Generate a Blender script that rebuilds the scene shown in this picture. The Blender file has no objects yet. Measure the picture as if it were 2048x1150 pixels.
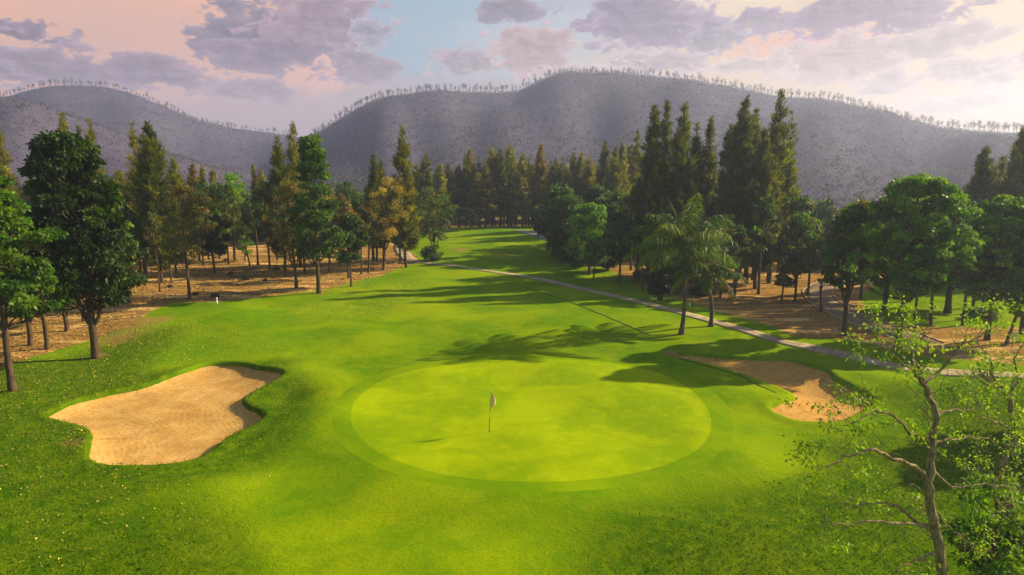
import bpy, math, random
import numpy as np
from mathutils import Vector
R = math.radians
rng = np.random.default_rng(11)
SC = bpy.context.scene
COL = SC.collection

# ------------------------------------------------------------------ camera
F = 1360.0; PITCH = R(10.2); CZ = 13.3
SP, CP = math.sin(PITCH), math.cos(PITCH)
cam = bpy.data.cameras.new('camera'); camo = bpy.data.objects.new('camera', cam); COL.objects.link(camo)
camo.location = (0, 0, CZ); camo.rotation_euler = (R(90) - PITCH, 0, 0)
cam.sensor_width = 36; cam.lens = F / 2048 * 36; cam.clip_start = 0.3; cam.clip_end = 6000
SC.camera = camo

def ray(px, py):
    cx = (px - 1024) / F; cy = (575 - py) / F
    return np.array([cx, CP + cy * SP, -SP + cy * CP])

def sm(a, b, x):
    t = np.clip((x - a) / (b - a), 0, 1); return t * t * (3 - 2 * t)

# ------------------------------------------------------------------ terrain
def flatpt(px, py, z=0.0):
    d = ray(px, py); t = (z - CZ) / d[2]; return d[0] * t, d[1] * t
GX, GY = flatpt(1062, 838)
BUMPS = []
for (px, py, rx, ry, h) in [
    (600, 850, 2.6, 3.6, 0.42), (640, 765, 2.6, 3.4, 0.30), (575, 790, 1.5, 1.6, -0.55), (560, 740, 2.0, 1.4, 0.25),
    (430, 985, 3.6, 1.6, 0.35), (120, 900, 3.0, 2.4, 0.30), (60, 800, 3.4, 2.4, 0.2),
    (1300, 1000, 3.5, 1.6, -0.38), (1130, 1010, 4.5, 1.3, 0.16), (880, 1060, 3.2, 1.0, -0.16), (620, 1040, 3.0, 1.8, 0.22),
    (1500, 800, 2.4, 2.0, 0.35), (1760, 770, 3.0, 2.2, 0.55), (1640, 700, 5, 2.0, 0.25), (1380, 698, 3.0, 1.0, 0.25),
    (330, 655, 7, 6, 0.5), (500, 640, 7, 5, 0.35), (700, 660, 7, 4, 0.25), (1150, 650, 8, 4, 0.2),
    (1250, 880, 3.0, 1.2, -0.10), (1150, 790, 4.0, 1.6, 0.10), (820, 860, 3.0, 2.0, 0.12), (1000, 905, 3.0, 1.0, -0.08),
    (250, 1090, 4.0, 1.6, 0.25), (1500, 1080, 4, 2, 0.3), (760, 1130, 4, 1.5, 0.25)]:
    x, y = flatpt(px, py); BUMPS.append((x, y, rx, ry, h))
def hbase(x, y):
    x = np.asarray(x, float); y = np.asarray(y, float)
    z = 1.7 * np.exp(-((y - 126) / 20) ** 2) * np.exp(-(np.abs(x - 2) / 21) ** 3)
    r = np.hypot((x - GX) / 10.4, (y - GY) / 10.2)
    z = z + 0.34 * (1 - sm(0.9, 1.35, r))
    for (bx, by, rx, ry, h) in BUMPS:
        z = z + h * np.exp(-((x - bx) / rx) ** 2 - ((y - by) / ry) ** 2)
    near = np.exp(-(y / 150.0) ** 4)
    z = z + near * (0.10 * np.sin(x * 0.31 + 1.3) * np.sin(y * 0.27 + 0.4) + 0.05 * np.sin(x * 0.71 + y * 0.43) + 0.16 * np.sin(y * 0.13 + x * 0.05))
    return z
def gp(px, py):
    d = ray(px, py); z = 0.0
    for _ in range(12):
        t = (z - CZ) / d[2]; x, y = d[0] * t, d[1] * t
        z = 0.5 * z + 0.5 * float(hbase(x, y))
    return np.array([x, y, float(hbase(x, y))])
def catmull(P, n=6, closed=True):
    P = np.array(P, float); N = len(P); out = []
    for i in range(N if closed else N - 1):
        if closed: p0, p1, p2, p3 = P[(i - 1) % N], P[i], P[(i + 1) % N], P[(i + 2) % N]
        else: p0, p1, p2, p3 = P[max(i - 1, 0)], P[i], P[i + 1], P[min(i + 2, N - 1)]
        for k in range(n):
            t = k / n
            out.append(0.5 * ((2 * p1) + (p2 - p0) * t + (2 * p0 - 5 * p1 + 4 * p2 - p3) * t * t + (3 * p1 - p0 - 3 * p2 + p3) * t ** 3))
    if not closed: out.append(P[-1])
    return np.array(out)
def pxpoly(L, n=5, closed=True):
    g = np.array([gp(a, b)[:2] for a, b in L]); return catmull(g, n, closed)
def sdist(poly, x, y):
    """signed distance to a polygon, negative inside (vectorised)"""
    x = np.asarray(x, float); y = np.asarray(y, float); shp = x.shape
    X = x.ravel(); Y = y.ravel(); d = np.full(X.shape, 1e9); ins = np.zeros(X.shape, bool)
    n = len(poly)
    for i in range(n):
        ax, ay = poly[i]; bx, by = poly[(i + 1) % n]
        ex, ey = bx - ax, by - ay; L = ex * ex + ey * ey + 1e-12
        t = np.clip(((X - ax) * ex + (Y - ay) * ey) / L, 0, 1)
        d = np.minimum(d, np.hypot(X - ax - t * ex, Y - ay - t * ey))
        c = ((ay > Y) != (by > Y)) & (X < (bx - ax) * (Y - ay) / (by - ay + 1e-15) + ax)
        ins ^= c
    return np.where(ins, -d, d).reshape(shp)
BUNK_L = pxpoly([(92,833),(106,821),(172,796),(245,780),(298,768),(351,747),(400,731),(441,726),(490,729),(531,737),(566,745),(548,762),(507,784),(486,798),(494,811),(519,823),(527,835),(503,852),(450,878),(425,901),(392,919),(347,928),(286,932),(212,930),(184,921),(176,905),(182,864),(159,852),(123,843)], 4)
BUNK_R = pxpoly([(1324,710),(1373,706),(1422,712),(1471,715),(1520,716),(1568,718),(1600,723),(1625,731),(1654,740),(1671,757),(1700,772),(1720,782),(1744,796),(1735,816),(1703,833),(1678,844),(1630,845),(1593,841),(1568,833),(1546,822),(1540,812),(1559,804),(1576,798),(1589,794),(1576,784),(1544,770),(1507,757),(1471,744),(1422,730),(1373,719),(1349,716)], 4)
GREEN = pxpoly([(1060,718),(1180,721),(1270,732),(1345,756),(1402,792),(1430,840),(1416,890),(1350,930),(1250,956),(1120,968),(980,965),(850,945),(760,912),(708,872),(694,830),(714,790),(775,755),(880,731),(970,721)], 5)
COLLAR = pxpoly([(1060,710),(1190,713),(1290,724),(1370,748),(1440,788),(1474,840),(1462,895),(1385,945),(1270,975),(1120,988),(970,984),(825,963),(725,925),(668,880),(655,830),(680,785),(750,748),(865,722),(970,713)], 5)
def bunk_depth(x, y):
    x = np.asarray(x, float); y = np.asarray(y, float)
    s = np.full(x.shape, 50.0); m = (y > 24) & (y < 56) & (np.abs(x) < 32)
    if m.any(): s[m] = np.minimum(sdist(BUNK_L, x[m], y[m]), sdist(BUNK_R, x[m], y[m]))
    return s
def hground(x, y, s=None):
    if s is None: s = bunk_depth(x, y)
    lip = 0.10 * np.exp(-((s - 0.25) / 0.45) ** 2)
    return hbase(x, y) + lip - 1.1 * sm(0.02, -0.30, s)

# ------------------------------------------------------------------ mesh helpers
def mesh_np(name, V, Fs, mat, tint=None, smooth=False, attrs=None, link=True):
    me = bpy.data.meshes.new(name)
    V = np.asarray(V, np.float32)
    if not isinstance(Fs, list): Fs = [Fs]
    Fs = [np.asarray(f, np.int32) for f in Fs if len(f)]
    loops = np.concatenate([f.ravel() for f in Fs])
    counts = np.concatenate([np.full(len(f), f.shape[1], np.int32) for f in Fs])
    starts = np.concatenate([[0], np.cumsum(counts)[:-1]]).astype(np.int32)
    me.vertices.add(len(V)); me.vertices.foreach_set('co', V.ravel())
    me.loops.add(len(loops)); me.loops.foreach_set('vertex_index', loops)
    me.polygons.add(len(counts)); me.polygons.foreach_set('loop_start', starts)
    try: me.polygons.foreach_set('loop_total', counts)
    except Exception: pass
    if smooth: me.polygons.foreach_set('use_smooth', np.ones(len(counts), bool))
    if tint is not None:
        a = me.attributes.new('tint', 'FLOAT_COLOR', 'POINT')
        t = np.ones((len(V), 4), np.float32); t[:, :3] = tint; a.data.foreach_set('color', t.ravel())
    for k, v in (attrs or {}).items():
        a = me.attributes.new(k, 'FLOAT', 'POINT'); a.data.foreach_set('value', np.asarray(v, np.float32).ravel())
    me.update(calc_edges=True); me.validate()
    if mat is not None: me.materials.append(mat)
    o = bpy.data.objects.new(name, me)
    if link: COL.objects.link(o)
    return o
def tag(o, label=None, cat=None, group=None, kind=None):
    if label: o['label'] = label
    if cat: o['category'] = cat
    if group: o['group'] = group
    if kind: o['kind'] = kind
    return o
def empty(name, loc):
    o = bpy.data.objects.new(name, None); COL.objects.link(o); o.location = loc; o.empty_display_size = 0.3
    return o
def nrm(v): return v / (np.linalg.norm(v, axis=-1, keepdims=True) + 1e-9)
class Tubes:
    def __init__(s): s.V = []; s.F = []; s.T = []; s.n = 0
    def add(s, P, r, k=6, cap=True):
        P = np.asarray(P, float); m = len(P); r = np.broadcast_to(r, (m,))
        T = np.gradient(P, axis=0); T = nrm(T)
        ref = np.array([0.31, 0.95, 0.05]) if abs(T[:, 2]).mean() > .5 else np.array([0, 0.1, 1.0])
        A = nrm(np.cross(T, ref)); B = np.cross(T, A)
        an = np.linspace(0, 2 * np.pi, k, endpoint=False)
        ring = P[:, None, :] + r[:, None, None] * (np.cos(an)[None, :, None] * A[:, None, :] + np.sin(an)[None, :, None] * B[:, None, :])
        idx = s.n + np.arange(m * k).reshape(m, k)
        a = idx[:-1]; b = idx[1:]
        s.F.append(np.stack([a, np.roll(a, -1, 1), np.roll(b, -1, 1), b], -1).reshape(-1, 4))
        s.V.append(ring.reshape(-1, 3)); s.n += m * k
    def arr(s): return np.concatenate(s.V), np.concatenate(s.F)
def leafquads(P, D, L, W, g, droop=0.0, fold=True):
    """rhombic leaves: base P, direction D"""
    n = len(P); D = nrm(D); S = nrm(np.cross(D, g.normal(size=(n, 3)))); L = np.broadcast_to(L, (n,))[:, None]; W = np.broadcast_to(W, (n,))[:, None]
    mid = P + D * L * 0.45
    tip = P + D * L; tip[:, 2] -= (droop * L[:, 0])
    V = np.stack([P, mid + S * W * .5, tip, mid - S * W * .5], 1).reshape(-1, 3)
    Fq = np.arange(4 * n).reshape(n, 4)
    return V, Fq

# ------------------------------------------------------------------ materials
def newmat(name):
    m = bpy.data.materials.new(name); m.use_nodes = True; nt = m.node_tree; nt.nodes.clear()
    return m, nt
class NT:
    def __init__(s, nt): s.nt = nt
    def n(s, t, **kw):
        nd = s.nt.nodes.new(t)
        for k, v in kw.items():
            if k == 'inp':
                for a, b in v.items():
                    if isinstance(b, bpy.types.NodeSocket): s.nt.links.new(b, nd.inputs[a])
                    else: nd.inputs[a].default_value = b
            else: setattr(nd, k, v)
        return nd
    def math(s, op, a, b=0.0, c=0.0, clamp=False):
        nd = s.n('ShaderNodeMath', operation=op, use_clamp=clamp)
        for i, v in enumerate((a, b, c)):
            if isinstance(v, bpy.types.NodeSocket): s.nt.links.new(v, nd.inputs[i])
            else: nd.inputs[i].default_value = v
        return nd.outputs[0]
    def vm(s, op, a, b=(0, 0, 0), sc=None):
        nd = s.n('ShaderNodeVectorMath', operation=op)
        for i, v in enumerate((a, b)):
            if isinstance(v, bpy.types.NodeSocket): s.nt.links.new(v, nd.inputs[i])
            else: nd.inputs[i].default_value = v
        if sc is not None:
            if isinstance(sc, bpy.types.NodeSocket): s.nt.links.new(sc, nd.inputs['Scale'])
            else: nd.inputs['Scale'].default_value = sc
        return nd
    def mix(s, f, a, b, blend='MIX'):
        nd = s.n('ShaderNodeMix', data_type='RGBA', blend_type=blend)
        for i, v in ((0, f), (6, a), (7, b)):
            if isinstance(v, bpy.types.NodeSocket): s.nt.links.new(v, nd.inputs[i])
            elif i and len(v) == 3: nd.inputs[i].default_value = (*v, 1)
            else: nd.inputs[i].default_value = v
        return nd.outputs[2]
    def mr(s, v, a, b, c=0.0, d=1.0, smooth=True):
        nd = s.n('ShaderNodeMapRange', interpolation_type='SMOOTHSTEP' if smooth else 'LINEAR')
        s.nt.links.new(v, nd.inputs[0])
        for i, q in zip((1, 2, 3, 4), (a, b, c, d)): nd.inputs[i].default_value = q
        return nd.outputs[0]
    def noise(s, vec, scale, detail=4, rough=0.55, dist=0.0):
        nd = s.n('ShaderNodeTexNoise', inp={'Scale': scale, 'Detail': detail, 'Roughness': rough, 'Distortion': dist})
        if vec is not None: s.nt.links.new(vec, nd.inputs['Vector'])
        return nd.outputs['Fac']
    def attr(s, name): return s.n('ShaderNodeAttribute', attribute_name=name)
    def out(s, sh): s.nt.links.new(sh, s.n('ShaderNodeOutputMaterial').inputs['Surface'])

def leaf_mat(name, trans=0.35, rough=0.55, tcol=(1.25, 1.25, 0.35), spec=0.3):
    m, nt = newmat(name); t = NT(nt)
    a = t.attr('tint'); oi = t.n('ShaderNodeObjectInfo')
    v = t.mr(oi.outputs['Random'], 0, 1, 0.82, 1.18, False)
    c = t.vm('SCALE', a.outputs['Color'], sc=v).outputs[0]
    p = t.n('ShaderNodeBsdfPrincipled', inp={'Base Color': c, 'Roughness': rough, 'Specular IOR Level': spec})
    tr = t.n('ShaderNodeBsdfTranslucent', inp={'Color': t.vm('MULTIPLY', c, tcol).outputs[0]})
    mx = t.n('ShaderNodeMixShader', inp={0: trans, 1: p.outputs[0], 2: tr.outputs[0]})
    t.out(mx.outputs[0]); return m
M_LEAF = leaf_mat('leaf', .42)
M_NEEDLE = leaf_mat('needle', 0.55, 0.7, (1.25, 1.15, 0.5), 0.1)
M_FALLEN = leaf_mat('dry_leaf', 0.1, 0.7, (1, 1, 1), 0.1)
M_GRASSB = leaf_mat('grass_blade', 0.25, 0.7, (1.2, 1.2, .4), 0.08)

def bark_mat(name, c1, c2, sc=6.0):
    m, nt = newmat(name); t = NT(nt); g = t.n('ShaderNodeTexCoord').outputs['Object']
    st = t.vm('MULTIPLY', g, (1, 1, 0.22)).outputs[0]
    n1 = t.noise(st, sc * 1.6, 5, 0.65); n2 = t.noise(g, 0.9, 3)
    c = t.mix(t.mr(n1, 0.35, 0.65), c1, c2); c = t.mix(t.mr(n2, 0.55, 0.75, 0, 0.45), c, tuple(x * 0.55 for x in c1))
    b = t.n('ShaderNodeBump', inp={'Strength': 0.8, 'Distance': 0.04, 'Height': n1})
    p = t.n('ShaderNodeBsdfPrincipled', inp={'Base Color': c, 'Roughness': 0.85, 'Specular IOR Level': 0.15, 'Normal': b.outputs[0]})
    t.out(p.outputs[0]); return m
M_BARK = bark_mat('bark', (0.045, 0.028, 0.015), (0.12, 0.08, 0.042))
M_BARKD = bark_mat('dark_bark', (0.030, 0.022, 0.014), (0.085, 0.062, 0.04))
M_BARKP = bark_mat('pale_bark', (0.12, 0.085, 0.042), (0.32, 0.24, 0.125), 9)
M_PALMB = bark_mat('palm_bark', (0.05, 0.038, 0.026), (0.13, 0.10, 0.07), 4)

def ground_mat():
    m, nt = newmat('rough_grass_and_litter'); t = NT(nt); g = t.n('ShaderNodeNewGeometry').outputs['Position']
    fine = t.noise(g, 9.0, 6, 0.7); mid = t.noise(g, 1.3, 5, 0.6, 0.4); big = t.noise(g, 0.16, 4, 0.55, 0.5); hug = t.noise(g, 0.05, 3)
    rough = t.attr('rough').outputs['Fac']; lit = t.attr('litter').outputs['Fac']; worn = t.attr('worn').outputs['Fac']; far = t.attr('far').outputs['Fac']
    # mown grass
    mown = t.mix(t.mr(big, 0.36, 0.64), (0.088, 0.190, 0.001), (0.205, 0.285, 0.001))
    mown = t.mix(t.mr(mid, 0.35, 0.72, 0, 0.40), mown, (0.265, 0.310, 0.002))
    mown = t.mix(t.mr(hug, 0.42, 0.62, 0, 0.35), mown, (0.085, 0.200, 0.001))
    # long grass, foreground shade partly mixed into its dark tones
    rg = t.mix(t.mr(mid, 0.33, 0.66), (0.055, 0.128, 0.001), (0.125, 0.198, 0.002))
    rg = t.mix(t.mr(big, 0.50, 0.70, 0, 0.35), rg, (0.165, 0.195, 0.006))
    rg = t.mix(t.mr(fine, 0.54, 0.74, 0, 0.60), rg, (0.030, 0.085, 0.004))
    rr = t.math('ADD', rough, t.math('MULTIPLY', t.math('SUBTRACT', mid, 0.5), 0.8))
    gr = t.mix(t.mr(rr, 0.3, 0.7), mown, rg)
    gr = t.mix(t.mr(fine, 0.44, 0.62, 0.0, 0.36), gr, (0.060, 0.140, 0.004))
    # worn brown patches
    ww = t.math('ADD', worn, t.math('MULTIPLY', t.math('SUBTRACT', mid, 0.5), 1.1))
    gr = t.mix(t.mr(ww, 0.45, 0.95, 0, 0.85), gr, (0.26, 0.17, 0.045))
    # litter
    n3 = t.noise(g, 3.2, 6, 0.75); st = t.noise(t.vm('MULTIPLY', g, (0.10, 0.55, 1)).outputs[0], 1.0, 5, 0.65, 0.6)
    vo = t.n('ShaderNodeTexVoronoi', inp={'Scale': 7.0, 'Vector': g})
    lc = t.mix(t.mr(n3, 0.34, 0.64), (0.14, 0.076, 0.021), (0.39, 0.225, 0.064))
    lc = t.mix(t.mr(st, 0.50, 0.64, 0, 0.8), lc, (0.66, 0.43, 0.16))
    lc = t.mix(t.mr(st, 0.46, 0.34, 0, 0.6), lc, (0.07, 0.045, 0.02))
    lc = t.mix(t.mr(vo.outputs['Distance'], 0.30, 0.10, 0, 0.40), lc, (0.42, 0.22, 0.075))
    lc = t.mix(t.mr(big, 0.55, 0.7, 0, 0.25), lc, (0.10, 0.12, 0.02))
    ll = t.math('ADD', lit, t.math('MULTIPLY', t.math('SUBTRACT', t.noise(g, 1.9, 6, 0.75), 0.5), 1.0))
    c = t.mix(t.mr(ll, 0.38, 0.62), gr, lc)
    fc = t.mix(t.mr(t.noise(g, 0.03, 5, 0.7), 0.35, 0.65), (0.05, 0.07, 0.02), (0.12, 0.12, 0.045))
    c = t.mix(far, c, fc)
    h = t.math('ADD', t.math('MULTIPLY', fine, t.mr(rough, 0, 1, 0.25, 1.0)), t.math('MULTIPLY', t.noise(g, 3.0, 5, 0.7), t.mr(rough, 0, 1, 0.35, 2.0)))
    b = t.n('ShaderNodeBump', inp={'Strength': 0.9, 'Distance': 0.12, 'Height': h})
    p = t.n('ShaderNodeBsdfPrincipled', inp={'Base Color': c, 'Roughness': 0.9, 'Specular IOR Level': 0.0, 'Normal': b.outputs[0]})
    t.out(p.outputs[0]); return m
def green_mat(name, c1, c2, c3, bump=0.3):
    m, nt = newmat(name); t = NT(nt); g = t.n('ShaderNodeNewGeometry').outputs['Position']
    big = t.noise(g, 0.22, 5, 0.6, 0.6); mid = t.noise(g, 1.4, 5, 0.7, 0.5); fine = t.noise(g, 11, 5, 0.7)
    st = t.noise(t.vm('MULTIPLY', g, (0.5, 2.2, 1)).outputs[0], 0.8, 5, 0.7, 0.3)
    c = t.mix(t.mr(big, 0.38, 0.62), c1, c2)
    c = t.mix(t.mr(mid, 0.45, 0.75, 0, 0.5), c, c3)
    c = t.mix(t.mr(st, 0.50, 0.72, 0, 0.35), c, c1)
    c = t.mix(t.mr(fine, 0.50, 0.75, 0, 0.28), c, tuple(x * 0.55 for x in c1))
    b = t.n('ShaderNodeBump', inp={'Strength': bump, 'Distance': 0.03, 'Height': fine})
    p = t.n('ShaderNodeBsdfPrincipled', inp={'Base Color': c, 'Roughness': 0.85, 'Specular IOR Level': 0.0, 'Normal': b.outputs[0]})
    t.out(p.outputs[0]); return m
def sand_mat(name, c1, c2, c3, rk=9.0):
    m, nt = newmat(name); t = NT(nt); g = t.n('ShaderNodeNewGeometry').outputs['Position']
    sd = t.attr('edge').outputs['Fac']
    w = t.math('ADD', t.math('MULTIPLY', sd, rk), t.math('MULTIPLY', t.noise(g, 0.55, 5, 0.6), 11.0))
    rake = t.math('SINE', t.math('MULTIPLY', w, 2.2))
    mid = t.noise(g, 0.9, 5, 0.65, 0.5); fine = t.noise(g, 14, 6, 0.75); sp = t.noise(g, 5.0, 4, 0.8)
    c = t.mix(t.mr(mid, 0.36, 0.66), c1, c2)
    c = t.mix(t.mr(t.noise(g, 0.45, 3), 0.52, 0.68, 0, 0.6), c, c3)
    c = t.mix(t.mr(rake, 0.1, 1.0, 0, 0.22), c, c3)
    c = t.mix(t.mr(sp, 0.56, 0.66, 0, 0.75), c, tuple(x * .5 for x in c3))
    c = t.mix(t.mr(fine, 0.5, 0.75, 0, 0.35), c, c3)
    h = t.math('ADD', t.math('MULTIPLY', rake, 0.10), t.math('ADD', fine, t.math('MULTIPLY', sp, 1.2)))
    b = t.n('ShaderNodeBump', inp={'Strength': 0.8, 'Distance': 0.035, 'Height': h})
    p = t.n('ShaderNodeBsdfPrincipled', inp={'Base Color': c, 'Roughness': 0.95, 'Specular IOR Level': 0.05, 'Normal': b.outputs[0]})
    t.out(p.outputs[0]); return m
def stone_mat(name, c1, c2, sc=1.2, joint=0.0):
    m, nt = newmat(name); t = NT(nt); g = t.n('ShaderNodeNewGeometry').outputs['Position']
    n1 = t.noise(g, sc, 5, 0.65); n2 = t.noise(g, 12, 5, 0.8)
    c = t.mix(t.mr(n1, 0.35, 0.65), c1, c2); c = t.mix(t.mr(n2, 0.5, 0.72, 0, 0.5), c, tuple(x * .5 for x in c1))
    if joint:
        al = t.attr('along').outputs['Fac']; ac = t.attr('across').outputs['Fac']
        fr = t.math('FRACT', t.math('DIVIDE', al, joint)); jj = t.math('ABSOLUTE', t.math('SUBTRACT', fr, .5))
        c = t.mix(t.mr(jj, .455, .49, 0, .8), c, tuple(x * .25 for x in c1))
        fl_ = t.math('FLOOR', t.math('DIVIDE', al, joint)); wn = t.n('ShaderNodeTexWhiteNoise', noise_dimensions='1D', inp={'W': fl_}).outputs[0]
        c = t.vm('SCALE', c, sc=t.mr(wn, 0, 1, .78, 1.15, False)).outputs[0]
        ed = t.math('ADD', t.math('ABSOLUTE', ac), t.math('MULTIPLY', t.math('SUBTRACT', t.noise(g, 3.0, 5, .7), .5), .35))
        c = t.mix(t.mr(ed, .38, .50, 0, .85), c, (.30, .19, .06))
    b = t.n('ShaderNodeBump', inp={'Strength': 0.5, 'Distance': 0.02, 'Height': n2})
    p = t.n('ShaderNodeBsdfPrincipled', inp={'Base Color': c, 'Roughness': 0.9, 'Specular IOR Level': 0.1, 'Normal': b.outputs[0]})
    t.out(p.outputs[0]); return m
def plain(name, c, r=0.6, noise=0.15):
    m, nt = newmat(name); t = NT(nt); g = t.n('ShaderNodeTexCoord').outputs['Object']
    cc = t.mix(t.mr(t.noise(g, 8, 4), 0.4, 0.7, 0, noise * 3), c, tuple(x * .6 for x in c))
    p = t.n('ShaderNodeBsdfPrincipled', inp={'Base Color': cc, 'Roughness': r}); t.out(p.outputs[0]); return m

# ------------------------------------------------------------------ ground sheet
def axis(segs):
    out = [segs[0][0]]
    for a, b, d0, d1 in segs:
        x = a
        while x < b - 1e-6:
            f = (x - a) / (b - a); x = min(b, x + d0 + (d1 - d0) * f); out.append(x)
    return np.unique(np.round(out, 4))
xs_p = axis([(0, 27, .16, .16), (27, 60, .3, .9), (60, 1350, 1.2, 90)])
xs = np.unique(np.concatenate([-xs_p, xs_p]))
ys = axis([(-60, 14, 8, 1.5), (14, 26, 1.0, .25), (26, 53, .16, .16), (53, 150, .25, 1.0), (150, 1450, 1.5, 90)])
X, Y = np.meshgrid(xs, ys)
S = bunk_depth(X, Y); Z = hground(X, Y, S)
LIT1 = pxpoly([(-500,790),(-120,775),(0,738),(70,712),(140,692),(215,668),(270,650),(300,622),(340,605),(440,604),(520,594),(600,585),(660,578),(720,560),(770,548),(822,528),(836,512),(812,500),(800,484),(700,480),(-700,480)], 1)
LIT2 = pxpoly([(1110,500),(1160,520),(1230,545),(1290,578),(1380,603),(1440,625),(1530,648),(1600,676),(1700,680),(1790,700),(1860,712),(2100,735),(2600,740),(2600,650),(2048,655),(1900,655),(1800,650),(1735,620),(1715,595),(1760,566),(2100,560),(2600,540),(2600,470),(1110,470)], 1)
ROUGH_SHADE_L = pxpoly([(-400,1400),(-400,600),(0,720),(250,670),(380,655),(300,740),(560,715),(600,740),(640,800),(600,880),(430,960),(300,990),(420,1010),(520,1080),(480,1400)], 3)  # left long grass, its darker tone also carrying painted foreground shade
ROUGH_SHADE_R = pxpoly([(1120,1400),(1180,1080),(1260,1005),(1400,985),(1560,960),(1650,930),(1640,880),(1760,860),(1790,820),(1760,770),(2500,740),(2500,1400)], 3)  # right long grass, again with some shade put into the colour
far = sm(135, 190, np.hypot(X * 0.9, Y)) 
m = (Y < 220) & (np.abs(X) < 240) & (Y > 5)
lit = np.zeros(X.shape); rough = np.zeros(X.shape) + 0.15; worn = np.zeros(X.shape)
def soft(poly, w, mask):
    o = np.zeros(X.shape); s = sdist(poly, X[mask], Y[mask]); o[mask] = sm(w, -w, s); return o
lit = np.maximum(soft(LIT1, 1.4, m), soft(LIT2, 1.6, m))
lit = np.maximum(lit, sm(118, 132, Y) * (1 - np.exp(-((np.abs(X - 1) / 18.5) ** 6)) * (Y < 140)) * (Y > 100))
m2 = (Y > 12) & (Y < 70) & (np.abs(X) < 60)
rough = np.maximum(rough, np.maximum(soft(ROUGH_SHADE_L, 3.2, m2), soft(ROUGH_SHADE_R, 3.5, m2)))  # one darkening mask for long grass and painted foreground shade
for (px, py, r) in [(300, 640, 3.0), (230, 680, 2.4), (200, 712, 0.8), (30, 778, 0.9), (1363, 666, 0.5), (1688, 672, 2.0), (145, 885, 1.0), (1340, 707, 1.0), (640, 586, 1.2), (920, 500, 2.2), (1000, 510, 2.0)]:
    q = gp(px, py); worn += 0.9 * np.exp(-((X - q[0]) ** 2 + (Y - q[1]) ** 2) / r ** 2)
ny, nx = X.shape
idx = np.arange(nx * ny).reshape(ny, nx)
Fg = np.stack([idx[:-1, :-1], idx[:-1, 1:], idx[1:, 1:], idx[1:, :-1]], -1).reshape(-1, 4)
ground = mesh_np('ground', np.stack([X, Y, Z], -1).reshape(-1, 3), Fg, ground_mat(), smooth=True, attrs={'rough': rough, 'litter': np.clip(lit, 0, 1), 'worn': worn, 'far': far})
tag(ground, kind='structure')

def polysheet(name, poly, mat, zf, step, margin=0.0, attr=False):
    """grid sheet clipped to a polygon: grid cells inside + rim ring snapped to outline"""
    x0, y0 = poly.min(0) - margin - step; x1, y1 = poly.max(0) + margin + step
    gx = np.arange(x0, x1 + step, step); gy = np.arange(y0, y1 + step, step)
    A, B = np.meshgrid(gx, gy); s = sdist(poly, A, B) - margin
    # move outside vertices of crossing cells onto the outline using the distance gradient
    gyd, gxd = np.gradient(s, step); gl = np.hypot(gxd, gyd) + 1e-6
    out = (s > 0)
    A2 = np.where(out, A - s * gxd / gl, A); B2 = np.where(out, B - s * gyd / gl, B)
    id_ = np.arange(A.size).reshape(A.shape)
    cells = np.stack([id_[:-1, :-1], id_[:-1, 1:], id_[1:, 1:], id_[1:, :-1]], -1).reshape(-1, 4)
    ok = (s.ravel()[cells] < 0).any(1)
    cells = cells[ok]; used = np.unique(cells); re = np.full(A.size, -1); re[used] = np.arange(len(used))
    ax = A2.ravel()[used]; by = B2.ravel()[used]
    V = np.stack([ax, by, zf(ax, by)], -1)
    at = {'edge': -sdist(poly, ax, by)} if attr else None
    return mesh_np(name, V, re[cells], mat, smooth=True, attrs=at)
tag(polysheet('green_collar', COLLAR, green_mat('collar_grass', (0.108, 0.205, 0.001), (0.165, 0.258, 0.001), (0.20, 0.28, 0.002)), lambda x, y: hbase(x, y) - .004 + 0.026 * sm(0.02, -.9, sdist(COLLAR, x, y)), 0.2), kind='structure')
tag(polysheet('putting_green', GREEN, green_mat('green_grass', (0.165, 0.262, 0.001), (0.250, 0.335, 0.001), (0.35, 0.40, 0.002), 0.15), lambda x, y: hbase(x, y) + .018 + 0.026 * sm(0.02, -.9, sdist(GREEN, x, y)), 0.2), kind='structure')
def sandz(poly, dep):
    def f(x, y):
        s = sdist(poly, x, y)
        return hbase(x, y) - 0.13 - dep * (1 - np.exp(np.minimum(s, 0) / .55)) + 0.03 * np.sin(x * 1.7) * np.sin(y * 2.1)
    return f
tag(polysheet('bunker', BUNK_L, sand_mat('raked_sand', (0.45, 0.255, 0.066), (0.56, 0.345, 0.112), (0.32, 0.17, 0.042)), sandz(BUNK_L, 0.34), 0.2, 0.06, True), kind='structure')
tag(polysheet('bunker', BUNK_R, sand_mat('orange_sand', (0.46, 0.245, 0.055), (0.56, 0.32, 0.085), (0.32, 0.16, 0.035)), sandz(BUNK_R, 0.30), 0.2, 0.06, True), kind='structure')  # sand slightly more orange than in the left bunker

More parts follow.
